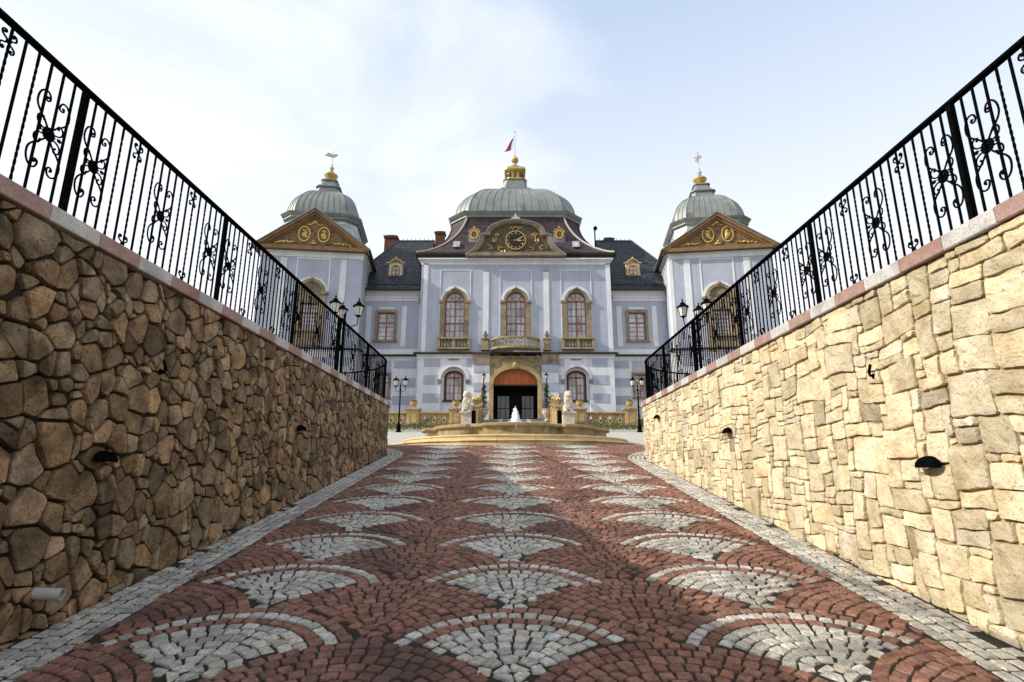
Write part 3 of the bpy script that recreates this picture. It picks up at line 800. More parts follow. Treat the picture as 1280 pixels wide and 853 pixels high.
def bal_panel(par, x0, x1):
    m = MB(); m.box(x0, x1, YB-.2, YB+.2, zB-.25, zB+.16); m.build('plinth', MT['ochre'], par)
    m = MB(); m.box(x0, x1, YB-.16, YB+.16, zB+.80, zB+.86); m.box(x0, x1, YB-.21, YB+.21, zB+.86, zB+.94); m.build('top_rail', MT['ochre'], par)
    n = max(2, round((x1-x0)/.58)); d = (x1-x0)/n
    for k in range(n):
        c = x0+d*(k+.5); m = MB(); zc = zB+.48; r = .285
        q = 18
        o_ = [(c+.155*cos(2*pi*i/q), zc+r*sin(2*pi*i/q)) for i in range(q)]; i_ = [(c+.095*cos(2*pi*i/q), zc+r*.72*sin(2*pi*i/q)) for i in range(q)]
        m.strip(o_, i_, YB-.14, YB-.02, closed=True)
        for yy_ in (YB-.045, YB+.045): m.holed([(c-d/2, zB+.16), (c+d/2, zB+.16), (c+d/2, zB+.80), (c-d/2, zB+.80)], [[(c+.078*cos(2*pi*i/10), zc+.205*sin(2*pi*i/10)) for i in range(10)]], yy_, .09 if yy_ < YB else 0)
        m.box(c-.155-.02, c-.155+.03, YB-.05, YB+.05, zB+.16, zB+.80) if False else None
        for sx in (-1, 1):
            cc = c+sx*d/2
            m.strip([(cc-sx*.0+.0+ .13*cos(pi/2+sx*pi*i/8), zc+.15*sin(pi/2+sx*pi*i/8)) for i in range(9)], [(cc+.08*cos(pi/2+sx*pi*i/8), zc+.10*sin(pi/2+sx*pi*i/8)) for i in range(9)], YB-.12, YB-.04)
            for sz in (-1, 1):
                z_a, z_b = (zc+.14*sz, zB+.80 if sz > 0 else zB+.16)
                xa, xb = sorted((cc, cc-sx*.075)); m.box(xa, xb, YB-.07, YB-.04, min(z_a, z_b), max(z_a, z_b))
        m.build('pierced_panel', MT['ochre'], par, smooth=35)
def urn(x, y, z, label, s=1.0, plant=True, mt='ochre', grp='planted urns on the balustrade pedestals'):
    t = thing('planted_urn', label, 'urn', (x, y, z), 0, grp)
    m = MB(); m.lathe([(.13*s, 0), (.13*s, .03*s), (.06*s, .06*s), (.055*s, .10*s), (.16*s, .16*s), (.225*s, .27*s), (.235*s, .36*s), (.20*s, .40*s), (.25*s, .43*s), (.26*s, .46*s), (.22*s, .47*s), (.20*s, .42*s), (.01, .42*s)], n=14)
    m.build('bowl', MT[mt], t)
    if plant:
        for nm, mt_, cnt, tlo in (('leaves', 'leafg', 150, .8), ('flowers', 'flower', 70, 1)):
            m = MB()
            for k in range(cnt):
                a = U(0, 6.28); r = U(0, .23)*s; h = .44*s+U(.0, .14)*s*(1-(r/.3)**2)+(.02 if nm == 'flowers' else 0); q = U(.02, .04); b = U(0, 6.28)
                c = Vector((r*cos(a), r*sin(a), h)); d1 = Vector((cos(b), sin(b), U(-.4, .6)))*q; d2 = Vector((-sin(b), cos(b), U(0, .8)))*q
                m.add([c-d1, c-d2, c+d1, c+d2], [(0, 1, 2, 3)], U(tlo*.7, 1.5))
            m.build(nm, MT[mt_], t, smooth=0)
    return t
xs_l = [px2x(p_, 522, YB) for p_ in (516.5, 569.5)]; xs_r = [px2x(p_, 522, YB) for p_ in (725, 788)]
bl = thing('balustrade', 'ochre stone balustrade with pierced oval panels left of the entrance', 'balustrade', (0, 0, 0))
br = thing('balustrade', 'ochre stone balustrade with pierced oval panels right of the entrance', 'balustrade', (0, 0, 0))
for x in xs_l+[xs_l[0]-3.4]: pedestal(bl, x)
for x in xs_r: pedestal(br, x)
bal_panel(bl, xs_l[0]+.4, xs_l[1]-.4); bal_panel(bl, xs_l[0]-3.0, xs_l[0]-.4); bal_panel(br, xs_r[0]+.4, xs_r[1]-.4)
urn(xs_l[0], YB, zB+1.18, 'ochre urn of yellow flowers on the pedestal behind the left plaza lamp'); urn(xs_l[1], YB, zB+1.18, 'ochre urn with dark planting on the pedestal beside the left lion')
urn(xs_r[0], YB, zB+1.18, 'ochre urn of yellow flowers on the pedestal beside the right lion'); urn(xs_r[1], YB, zB+1.18, 'ochre urn of yellow flowers on the pedestal nearest the right plaza lamp')
# iron fence beyond the right balustrade
fe = thing('iron_fence', 'short grey iron fence between the right balustrade and the cream wall', 'fence', (0, 0, 0))
x0 = xs_r[1]+.5
for k in range(9):
    m = MB(); xx = x0+k*.16; m.box(xx-.01, xx+.01, YB-.01, YB+.01, zB, zB+1.35); m.build('bar', MT['iron'], fe)
m = MB(); m.box(x0, x0+1.5, YB-.015, YB+.015, zB+1.2, zB+1.24); m.box(x0, x0+1.5, YB-.015, YB+.015, zB+.15, zB+.19); m.build('rail', MT['iron'], fe)

# ------------------------------------------------------------------ lions
def lion_mesh():
    m = MB()
    E = lambda c, r: m.sphere(c, r, 12, 8)
    E((0, .12, .30), (.20, .26, .26)); E((0, .0, .52), (.18, .19, .30)); E((0, -.04, .70), (.19, .19, .20))      # haunch, trunk, chest
    E((0, -.08, .92), (.205, .20, .22)); E((0, .03, .80), (.22, .18, .26))                                       # mane
    for k in range(14):
        a = 2*pi*k/14; E((.17*cos(a), -.10+.02*sin(k*2.1), .93+.18*sin(a)), (.055, .07, .06))
    E((0, -.22, .97), (.115, .13, .125)); E((0, -.33, .92), (.07, .09, .058)); E((0, -.34, .87), (.055, .06, .03)); E((0, -.41, .945), (.03, .022, .022))
    for sx in (-1, 1):
        E((sx*.045, -.33, 1.0), (.03, .03, .022)); E((sx*.13, -.14, 1.10), (.04, .03, .05))
        E((sx*.18, .02, .20), (.10, .22, .20)); E((sx*.19, -.18, .07), (.075, .17, .07))                       # hind leg and paw
        m.tube([(sx*.13, -.08, .68), (sx*.15, -.18, .46), (sx*.14, -.17, .22), (sx*.14, -.20, .06)], [.10, .078, .062, .07], 9); E((sx*.14, -.26, .05), (.075, .11, .055))
    m.tube([(0, .36, .12), (.16, .42, .10), (.28, .28, .08), (.30, .08, .09)], [.04, .032, .03, .045], 7)
    o = m.build('tmp', MT['pale'])
    r = o.modifiers.new('r', 'REMESH'); r.mode = 'VOXEL'; r.voxel_size = .022
    sm = o.modifiers.new('s', 'SMOOTH'); sm.iterations = 2; sm.factor = .5
    dg = bpy.context.evaluated_depsgraph_get(); me = bpy.data.meshes.new_from_object(o.evaluated_get(dg)); me.name = 'lion'
    bpy.data.objects.remove(o)
    me.polygons.foreach_set('use_smooth', [True]*len(me.polygons)); 
    if not me.materials: me.materials.append(MT['pale'])
    if 'tint' in me.attributes: me.attributes.remove(me.attributes['tint'])
    return me
LM = lion_mesh(); YL = 33.6; zL = G(YL)
for px, sd, lb in ((583.7, -1, 'left'), (710.2, 1, 'right')):
    x = px2x(px, 520, YL)
    p_ = thing('lion_pedestal', 'square pale stone pedestal under the %s lion statue' % lb, 'pedestal', (x, YL, zL))
    m = MB(); m.box(-.40, .40, -.40, .40, -.2, .14); m.box(-.34, .34, -.34, .34, .14, .84); m.build('shaft', MT['pale'], p_)
    m = MB(); m.box(-.38, .38, -.38, .38, .84, .88); m.box(-.43, .43, -.43, .43, .88, .97); m.build('cap', MT['pale'], p_)
    t = thing('lion_statue', 'seated pale stone lion holding an oval shield, %s of the entrance path' % lb, 'statue', (x, YL, zL+.97), radians(8*sd)); t.scale = (1.14, 1.14, 1.14)
    link('lion_body', LM, t)
    m = MB(); q = 16; m.loft([[(.15*k_*cos(2*pi*i/q), y_, .34+.24*k_*sin(2*pi*i/q)) for i in range(q)] for k_, y_ in ((1, -.27), (1, -.33), (.8, -.345), (.76, -.335), (.3, -.36))]); m.build('shield', MT['pale'], t, smooth=40)
    m = MB(); m.box(-.34, .34, -.40, .34, 0, .04); m.build('base', MT['pale'], t)
# ------------------------------------------------------------------ parapets beside the entrance path with gilded baskets
for sd, lb in ((-1, 'left'), (1, 'right')):
    xc = px2x(598 if sd < 0 else 693.5, 515, 38)
    t = thing('parapet', 'ochre stone parapet climbing beside the %s edge of the entrance path' % lb, 'parapet', (xc, 38, G(38)))
    for k in range(4):
        y = 34.6+k*2.0; zz = G(y)-G(38)
        m = MB(); m.box(-.22, .22, y-38-.28, y-38+.28, zz-.2, zz+1.25); m.box(-.28, .28, y-38-.34, y-38+.34, zz+1.25, zz+1.38); m.box(-.16, .16, y-38-.295, y-38-.28, zz+.25, zz+1.05); m.build('pier', MT['ochre'], t)
        if k < 3:
            y2 = y+2.0; z2 = G(y2)-G(38); m = MB()
            v = [(sx*.16, yy-38, z_+dz) for yy, z_ in ((y+.28, zz), (y2-.28, z2)) for dz in (-.2, .95) for sx in (-1, 1)]
            m.add(v, [(0, 1, 3, 2), (4, 6, 7, 5), (0, 4, 5, 1), (2, 3, 7, 6), (0, 2, 6, 4), (1, 5, 7, 3)]); m.build('infill_wall', MT['ochre'], t)
        b = thing('gilded_basket', 'gilded basket of fruit on %s of the %s path parapet' % (('the foremost pier', 'the second pier', 'the third pier', 'the rearmost pier')[k], lb), 'ornament', (xc, y, G(y)+1.38), 0, 'gilded baskets on the path parapets')
        m = MB(); m.lathe([(.14, 0), (.10, .05), (.12, .09), (.22, .24), (.24, .28), (.20, .29), (.01, .29)], n=12); m.build('basket', MT['balc'], b)
        m = MB()
        for q in range(14):
            a = q*2.4; r = .17*sqrt(q/14); m.sphere((r*cos(a), r*sin(a), .34+.13*(1-q/14)), .075, 7, 5)
        m.build('fruit', MT['ochre'] if k % 2 else MT['gold'], b, smooth=60)
    x = px2x(592 if sd < 0 else 699.5, 525, 32.2)
    t = thing('sign_post', 'narrow black signboard on a short post in front of the %s lion' % lb, 'sign', (x, 32.2, G(32.2)))
    m = MB(); m.lathe([(.07, 0), (.07, .02), (.022, .04), (.022, 1.25)], n=8); m.build('post', MT['iron'], t)
    m = MB(); m.box(-.13, .13, -.03, .03, .38, 1.12); m.build('board', MT['iron'], t)
# paved entrance path
def path_z(y): return G(y)-.005
g = MB(); g.add([(FX-2.4, 30.6, path_z(30.6)), (FX+2.6, 30.6, path_z(30.6)), (FX+2.6, 42, path_z(42)), (FX-2.4, 42, path_z(42))], [])
rows = [[(FX-2.4, y, path_z(y)), (FX+2.6, y, path_z(y))] for y in (31, 36, 38, 42)]
g.loft(rows, closed=False, cap0=False, cap1=False); epath = g.build('entrance_path', mat('grey_path_paving', (.17, .17, .18), (.30, .30, .31), 3, .9, bump=.6, bscale=40, brick=(.2, .1, .02)), kind='structure')
for xa, xb in ((-1.15, -.85), (.95, 1.25), (-.45, .55)):
    g = MB(); y = 31.0; 
    while y < 41.8:
        y2 = min(y+.6, 41.8); g.add([(FX+xa, y+.01, path_z(y)+.02), (FX+xb, y+.01, path_z(y)+.02), (FX+xb, y2-.01, path_z(y2)+.02), (FX+xa, y2-.01, path_z(y2)+.02)], [(0, 1, 2, 3)]); y = y2
    g.build('pale_slab_strip', MT['cop_grey'], epath)
# topiaries and lamps beside the door
for px, lb in ((604.5, 'left'), (683.3, 'right')):
    x = px2x(px, 515, 40.3); z = G(40.3)
    t = thing('spiral_topiary', 'spiral-cut dark green topiary in a white urn %s of the door' % lb, 'topiary', (x, 40.3, z))
    m = MB(); m.lathe([(.20, 0), (.20, .06), (.10, .12), (.08, .24), (.20, .38), (.32, .60), (.34, .74), (.29, .80), (.37, .84), (.38, .89), (.32, .90), (.01, .86)], n=16); m.build('urn', MT['pale'], t)
    m = MB(); m.tube([(0, 0, .85), (0, 0, 2.75)], .03, 6); m.build('trunk', MT['eave'], t)
    m = MB()
    for k in range(2600):
        q = U(0, 1); a = q*4.3*2*pi; rr_ = .26*(1-.55*q); zz = .98+1.68*q
        c = Vector((rr_*.50*cos(a), rr_*.50*sin(a), zz)); d = Vector((U(-1, 1), U(-1, 1), U(-1, 1))).normalized()*(.21*(1-.4*q))*U(.5, 1)
        c = c+d; b = Vector((U(-1, 1), U(-1, 1), U(-1, 1))).normalized()*.028; e = b.cross(Vector((U(-1, 1), U(-1, 1), 1))).normalized()*.02
        m.add([c-b, c-e, c+b, c+e], [(0, 1, 2, 3)], U(.45, 1.1))
    m.build('foliage', MT['leafg'], t, smooth=0)
    x = px2x(px, 500, 41.2)
    l_ = thing('door_lamp', 'tall slim black lantern post behind the %s topiary beside the door' % lb, 'street lamp', (x, 41.2, G(41.2)))
    m = MB(); m.lathe([(.12, 0), (.12, .05), (.045, .12), (.035, 3.0), (.06, 3.02), (.035, 3.08)], n=10); m.build('pole', MT['iron'], l_); lantern(l_, (0, 0, 3.06))

# ------------------------------------------------------------------ the palace
pal = thing('palace', 'pale blue and white baroque palace with three grey domes and red-brown windows', 'palace', (0, 0, 0))
def part(m, name, mt, X=None, parent=pal, label=None, smooth=30, kind=None):
    if X is not None: m.xf(X)
    return m.build(name, MT[mt] if isinstance(mt, str) else mt, parent, label, kind, smooth)
def arch_pts(u, z0, w_, ztop, n=12, rise=None):
    r = w_/2; rise = r if rise is None else rise; zs = ztop-rise
    return [(u-r, z0)] + [(u-r*cos(pi*k/n), zs+rise*sin(pi*k/n)) for k in range(n+1)] + [(u+r, z0)]
def arch_window(X, u, z0, ztop, w_, dep=.30, cols=4, rowsn=4, rise=None, curtain='pane', name='window', fan=True):
    outer = arch_pts(u, z0, w_, ztop, 12, rise); fr = .085
    inner = arch_pts(u, z0+fr, w_-2*fr, ztop-fr, 12, None if rise is None else rise-fr*.6)
    m = MB(); m.strip(outer, inner, dep-.09, dep, closed=True); wo = part(m, name, 'wood', X)
    r = w_/2; ri = r if rise is None else rise; zs = ztop-ri
    m = MB(); m.prism(arch_pts(u, z0, w_, ztop, 12, rise), dep-.03, dep-.01); part(m, 'pane', curtain, X, wo)
    m = MB(); m.box(u-.05, u+.05, dep-.085, dep-.03, z0+fr, zs if rowsn > 3 else ztop-fr); m.box(u-w_/2+fr, u+w_/2-fr, dep-.085, dep-.03, zs-.055, zs+.055)
    if rowsn > 3: m.box(u-w_/2+fr, u+w_/2-fr, dep-.08, dep-.03, z0+(zs-z0)*.40-.05, z0+(zs-z0)*.40+.05)
    part(m, 'mullion', 'wood', X, wo)
    m = MB()
    for k in range(1, cols):
        if k*2 == cols: continue
        uu = u-w_/2+w_*k/cols; m.box(uu-.018, uu+.018, dep-.065, dep-.028, z0+fr, zs)
    hs = [z0+(zs-z0)*k/(rowsn*1.0+.0) for k in range(1, rowsn)] if rowsn <= 3 else [z0+(zs-z0)*q for q in (.2, .60, .80)]
    for z_ in hs: m.box(u-w_/2+fr, u+w_/2-fr, dep-.062, dep-.028, z_-.018, z_+.018)
    if not fan:
        for k in range(1, cols): uu = u-w_/2+w_*k/cols; m.box(uu-.018, uu+.018, dep-.065, dep-.028, zs, zs+ri*.8)
    # fan light bars
    for k in (range(1, 4) if fan else ()):
        a = pi*k/4; m.tube([(u+.05*r*cos(a), dep-.05, zs+.05*ri*sin(a)), (u+(r-.06)*cos(a), dep-.05, zs+(ri-.06)*sin(a))], .02, 4)
    for q in ((.52,) if fan else ()): m.tube([(u+q*r*cos(pi*k/10), dep-.05, zs+q*ri*sin(pi*k/10)) for k in range(11)], .02, 4)
    part(m, 'glazing_bars', 'wood', X, wo); return wo
def rect_window(X, u, z0, z1, w_, dep=.22, cols=2, rowsn=5, sur='stone', sw=.2):
    m = MB(); o = [(u-w_/2, z0), (u+w_/2, z0), (u+w_/2, z1), (u-w_/2, z1)]; i_ = [(u-w_/2+.08, z0+.08), (u+w_/2-.08, z0+.08), (u+w_/2-.08, z1-.08), (u-w_/2+.08, z1-.08)]
    m.strip(o, i_, dep-.09, dep, closed=True); wo = part(m, 'window', 'wood', X)
    m = MB(); m.box(u-w_/2, u+w_/2, dep-.03, dep-.01, z0, z1); part(m, 'pane', 'pane', X, wo)
    m = MB(); m.box(u-.045, u+.045, dep-.085, dep-.03, z0+.08, z1-.08); zt_ = z0+(z1-z0)*.64; m.box(u-w_/2+.08, u+w_/2-.08, dep-.08, dep-.03, zt_-.045, zt_+.045); part(m, 'mullion', 'wood', X, wo)
    m = MB()
    for q in (.16, .32, .48, .82): m.box(u-w_/2+.08, u+w_/2-.08, dep-.06, dep-.028, z0+(z1-z0)*q-.014, z0+(z1-z0)*q+.014)
    part(m, 'glazing_bars', 'wood', X, wo)
    if sur:
        m = MB(); o = [(u-w_/2-sw, z0-.05), (u+w_/2+sw, z0-.05), (u+w_/2+sw, z1+sw), (u-w_/2-sw, z1+sw)]; i_ = [(u-w_/2, z0-.0), (u+w_/2, z0-.0), (u+w_/2, z1), (u-w_/2, z1)]
        m.strip(o, i_, -.09, .03, closed=True); m.box(u-w_/2-sw-.1, u+w_/2+sw+.1, -.17, .02, z0-.17, z0-.052); part(m, 'window_surround', sur, X)
    return wo
def cornice(X, name, mt, u0, u1, z0, steps, wrap=None):
    """stack of projecting bands (height, projection)"""
    m = MB(); z = z0
    for h, p_ in steps: m.box(u0-(p_ if wrap is None or wrap[0] else 0), u1+(p_ if wrap is None or wrap[1] else 0), -p_, .5, z, z+h-.002); z += h
    return part(m, name, mt, X)

# ---- central pavilion ------------------------------------------------
PX, PY = .30, 42.0
XP = Matrix.Translation((PX, PY, 0)); HW = 7.62
def fz(py): return ZP(py, PY)
def fu(px, py): return hitY(px, py, PY).x-PX
z_base, z_course, z_eave = G(42)-.3, fz(442), fz(324)
Dp = 15.5
wu = (fu(568.5, 392), fu(644.8, 392), fu(720.9, 392)); wz0, wz1, ww = fz(422.4), fz(364.8), 1.55
gz0, gz1, gw = fz(500), fz(464), 1.30; gu = (fu(566.7, 480), fu(721.3, 480)); gu = (gu[0], gu[1])
dz1 = fz(461.5); dw = 3.42; du = fu(644.5, 500); dz0 = G(42)
m = MB()
holes = [arch_pts(u, wz0-.0, ww, wz1) for u in wu]
m.holed([(-HW, z_course), (HW, z_course), (HW, z_eave), (-HW, z_eave)], holes, 0, .45)
part(m, 'wall', 'blue', XP, label='pale blue upper storey wall of the central pavilion')
NW, nz0, nz1 = 1.98, fz(521), fz(458.6)
m = MB(); holes = [arch_pts(u, nz0, NW, nz1) for u in gu] + [arch_pts(du, dz0, dw, dz1, 14, 1.15)]
m.holed([(-HW, z_base), (HW, z_base), (HW, z_course), (-HW, z_course)], holes, 0, .45)
part(m, 'wall', 'white', XP, label='white ground storey wall of the central pavilion')
m = MB()
for z0, z1, in ((z_base, z_eave),):
    m.add([(-HW, 0, z0), (-HW, Dp, z0), (-HW, Dp, z1), (-HW, 0, z1)], [(0, 1, 2, 3)]); m.add([(HW, 0, z0), (HW, Dp, z0), (HW, Dp, z1), (HW, 0, z1)], [(0, 1, 2, 3)]); m.add([(-HW, Dp, z0), (HW, Dp, z0), (HW, Dp, z1), (-HW, Dp, z1)], [(0, 1, 2, 3)])
part(m, 'side_wall', 'white', XP)
for u in wu: arch_window(XP, u, wz0, wz1, ww)
for u in gu:
    m = MB(); m.holed([(u-NW/2-.1, nz0-.1), (u+NW/2+.1, nz0-.1), (u+NW/2+.1, nz1+.1), (u-NW/2-.1, nz1+.1)], [arch_pts(u, gz0, gw, gz1, 12, .45)], .40, .25); part(m, 'niche_wall', 'white', XP)
    arch_window(XP, u, gz0, gz1, gw, rowsn=3, dep=.58, rise=.45, fan=False)
# blue bands of the ground storey (rustication)
bands = [(447.3, 458.4), (469.2, 480.8), (491.9, 503.2)]
for (ya, yb) in bands:
    z1_, z0_ = fz(ya), fz(yb)
    for (pa, pb) in ((529.5, 542), (542.6, 549.5), (583, 589.5), (699, 705.5), (740.5, 747), (747.6, 760)):
        m = MB(); ua, ub = fu(pa, 470), fu(pb, 470); m.box(ua, ub, -.035, .01, z0_, z1_); part(m, 'blue_band', 'blue', XP)
for (pa, pb) in ((592.5, 604), (604.6, 612), (677.5, 685.5), (686, 697.5)):
    for i_, (ya, yb) in enumerate(((456.5, 466), (479, 489.5), (502, 512))):
        m = MB(); m.box(fu(pa, 470), fu(pb, 470), -.19, -.10, fz(yb), fz(ya)); part(m, 'blue_band', 'blue', XP)
# piers beside the portal
for (pa, pb) in ((592, 612.3), (677.2, 698)):
    ua, ub = fu(pa, 470), fu(pb, 470)
    m = MB(); m.box(ua, ub, -.15, .02, z_base, fz(456)); part(m, 'pier', 'white', XP)
    m = MB(); m.box(ua-.02, ub+.02, -.24, .02, fz(456), fz(443.5)); m.box(ua-.08, ub+.08, -.32, .02, fz(443.5), fz(441.5)); part(m, 'pier_capital', 'stone', XP)
# ground window niches: raised white arch band and imposts
for u in gu:
    zs = gz1-gw/2
    n = 14; zs = nz1-NW/2; R0, R1 = NW/2, NW/2+.2
    m = MB(); m.strip([(u+R1*cos(pi*k/n), zs+R1*sin(pi*k/n)+.03) for k in range(n+1)], [(u+R0*cos(pi*k/n), zs+R0*sin(pi*k/n)) for k in range(n+1)], -.05, .02); part(m, 'window_arch', 'white', XP)
    m = MB()
    for sx in (-1, 1): m.box(u+sx*(NW/2-.06), u+sx*(NW/2+.24), -.16, .12, zs-.20, zs-.02); m.box(u+sx*(NW/2-.03), u+sx*(NW/2+.18), -.12, .10, zs-.32, zs-.20)
    part(m, 'impost', 'stone', XP)
    m = MB(); m.box(u-gw/2-.2, u+gw/2+.2, .26, .6, gz0-.12, gz0); part(m, 'sill', 'eave', XP)
    m = MB(); m.strip(arch_pts(u, gz0, gw+.2, gz1+.1, 12, .50), arch_pts(u, gz0, gw, gz1, 12, .45), .36, .5, closed=False); part(m, 'window_surround', 'eave', XP)
    m = MB(); m.box(u-.42, u+.42, -.05, .01, fz(450.5), fz(449)); part(m, 'lintel_slot', 'stone', XP)
# portal
m = MB(); o = arch_pts(du, dz0, dw+.62, dz1+.36, 14, 1.45); i_ = arch_pts(du, dz0, dw, dz1, 14, 1.15)
m.strip(o, i_, -.30, .15, closed=False); part(m, 'portal_arch', 'ochre', XP)
m = MB(); ua, ub = fu(612.5, 470), fu(677, 470)
m.holed([(ua, dz0), (ub, dz0), (ub, fz(440.5)), (ua, fz(440.5))], [arch_pts(du, dz0+.001, dw+.5, dz1+.30, 14, 1.4)], -.12, .1); part(m, 'portal_panel', 'balc', XP)
m = MB()   # carved scrollwork above the arch
for sx in (-1, 1):
    for k in range(5):
        c = (du+sx*(.35+k*.33), -.14, fz(449)-.035*k*k+.02); rr = .16-.012*k
        m.tube([(c[0]+sx*rr*(1-q/12)*cos(q*.75), c[1], c[2]+rr*(1-q/12)*sin(q*.75)) for q in range(10)], .035, 5)
for k in range(34):
    m.sphere((du+U(-1.75, 1.75), -.13, fz(447)+U(-.18, .2)), (U(.04, .10), .05, U(.03, .07)), 7, 5)
part(m, 'carved_relief', 'stone', XP, smooth=60)
m = MB(); m.sphere((du, -.38, dz1+.25), (.22, .14, .26), 10, 7); m.sphere((du, -.48, dz1+.27), (.10, .08, .12), 8, 6)
for k in range(8): a = 2*pi*k/8; m.sphere((du+.2*cos(a), -.38, dz1+.25+.22*sin(a)), .08, 6, 4)
part(m, 'keystone_mask', 'ochre', XP, smooth=60)
zl = fz(480.6)
r = dw/2; zs_ = dz1-1.15
lun = [(du-r*.99, zl)] + [(du-r*cos(pi*k/14), zs_+1.15*sin(pi*k/14)) for k in range(15) if zs_+1.15*sin(pi*k/14) > zl] + [(du+r*.99, zl)]
nb = 18
for k in range(nb):
    ua, ub = du-r+2*r*k/nb+.008, du-r+2*r*(k+1)/nb-.008
    top = lambda q: zs_+1.15*sqrt(max(0, 1-((q-du)/r)**2))
    if top((ua+ub)/2) < zl+.08: continue
    m = MB(); m.prism([(ua, zl), (ub, zl), (ub, max(zl+.02, top(ub)-.02)), (ua, max(zl+.02, top(ua)-.02))], .20, .26); part(m, 'door_board', 'doorwood', XP)
m = MB(); m.box(du-r-.02, du+r+.02, .12, .30, zl-.10, zl); part(m, 'transom', 'eave', XP)
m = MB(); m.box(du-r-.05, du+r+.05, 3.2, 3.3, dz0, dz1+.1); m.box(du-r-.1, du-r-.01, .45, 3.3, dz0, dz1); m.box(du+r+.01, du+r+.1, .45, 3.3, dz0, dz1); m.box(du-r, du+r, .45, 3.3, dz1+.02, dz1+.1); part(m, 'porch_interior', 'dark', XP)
for sx in (-1, 1):
    m = MB(); a = du+sx*.95
    m.strip([(a-.52, dz0+.05), (a+.52, dz0+.05), (a+.52, dz0+2.0), (a-.52, dz0+2.0)], [(a-.45, dz0+.14), (a+.45, dz0+.14), (a+.45, dz0+1.9), (a-.45, dz0+1.9)], 1.0, 1.06, closed=True)
    for q in (-.2, .2): m.box(a+q-.02, a+q+.02, 1.0, 1.05, dz0+.1, dz0+1.95)
    m.box(a-.48, a+.48, 1.0, 1.05, dz0+.9, dz0+.95)
    dd = part(m, 'glass_door', 'iron', XP); m = MB(); m.box(a-.48, a+.48, 1.02, 1.03, dz0+.1, dz0+1.95); part(m, 'pane', 'doorglass', XP, dd)
# white lesenes and frames on the upper storey
zc = z_course
zf0, zf1 = fz(438), fz(340)
for pa, pb in ((530, 533.2), (760.5, 763.5)):
    m = MB(); m.box(fu(pa, 380)-.1, fu(pb, 380)+.05, -.05, .01, zc, z_eave); part(m, 'corner_strip', 'white', XP)
for pa, pb in ((604, 611), (679.5, 686.5)):
    m = MB(); ua, ub = fu(pa, 380), fu(pb, 380); m.box(ua, ub, -.05, .01, zf0, zf1); part(m, 'pilaster', 'white', XP)
    m = MB(); m.box(ua, ub, -.055, .01, zf1+.02, zf1+.10); part(m, 'pilaster_cap', 'stone', XP)
def frame_panel(u0, u1, z0, z1, u, r_in, zs):
    """white band round a field whose lower edge runs over the window arch"""
    t_ = .07; m = MB()
    m.box(u0, u0+t_, -.04, .01, z0, z1); m.box(u1-t_, u1, -.04, .01, z0, z1); m.box(u0, u1, -.041, .01, z1, z1+t_); part(m, 'panel_frame', 'white', XP)
for u in wu:
    zs = wz1-ww/2
    h_ = 1.24 if abs(u) > 1 else 1.30
    frame_panel(u-h_, u+h_, wz0-.1 if abs(u) > 1 else wz0, fz(338.5), u, 0, zs)
    n = 14; Ra, Rb = ww/2, ww/2+.20; Rc_ = Rb+.20
    m = MB(); m.strip([(u+Rc_*cos(pi*k/n), zs+.06+Rc_*sin(pi*k/n)) for k in range(n+1)], [(u+Rb*cos(pi*k/n), zs+Rb*sin(pi*k/n)) for k in range(n+1)], -.07, .02); part(m, 'arch_band', 'white', XP)
    m = MB(); m.strip([(u+Rb*cos(pi*k/n), zs+Rb*sin(pi*k/n)) for k in range(n+1)], [(u+Ra*cos(pi*k/n), zs+Ra*sin(pi*k/n)) for k in range(n+1)], -.14, .12)
    for sx in (-1, 1):
        xa, xb = sorted((u+sx*Ra, u+sx*(Ra+.40))); m.box(xa, xb, -.14, .12, wz0-.05, zs-.20)
        xa, xb = sorted((u+sx*Ra, u+sx*(Ra+.48))); m.box(xa, xb, -.20, .12, zs-.198, zs-.03)
    part(m, 'window_surround', 'stone', XP)
    m = MB(); zt_ = wz1+.14
    for k in range(-3, 4): m.sphere((u+k*.10, -.20, zt_+.06-.012*k*k), (.085, .08, .075), 7, 5)
    m.sphere((u, -.22, zt_+.12), (.12, .10, .11), 8, 5); part(m, 'keystone', 'balc', XP, smooth=60)
# window balustrades
for u in (wu[0], wu[2]):
    za, zb_ = fz(437.2), wz0-.06
    m = MB(); m.box(u-1.28, u+1.28, -.42, .02, za-.04, za+.10); m.box(u-1.28, u+1.28, -.46, .02, zb_-.13, zb_)
    for q in (-1.17, 0, 1.17): m.box(u+q-.11, u+q+.11, -.40, .02, za+.10, zb_-.13)
    part(m, 'window_balustrade', 'balc', XP)
    for q in (-.92, -.66, -.40, .40, .66, .92, -.18, .18):
        m = MB(); hh = zb_-.13-za-.10; m.lathe([(.05, 0), (.05, .06*hh), (.03, .1*hh), (.085, .35*hh), (.03, .7*hh), (.03, .85*hh), (.05, .9*hh), (.05, hh)], (u+q, -.28, za+.10), 8); part(m, 'baluster', 'balc', XP)
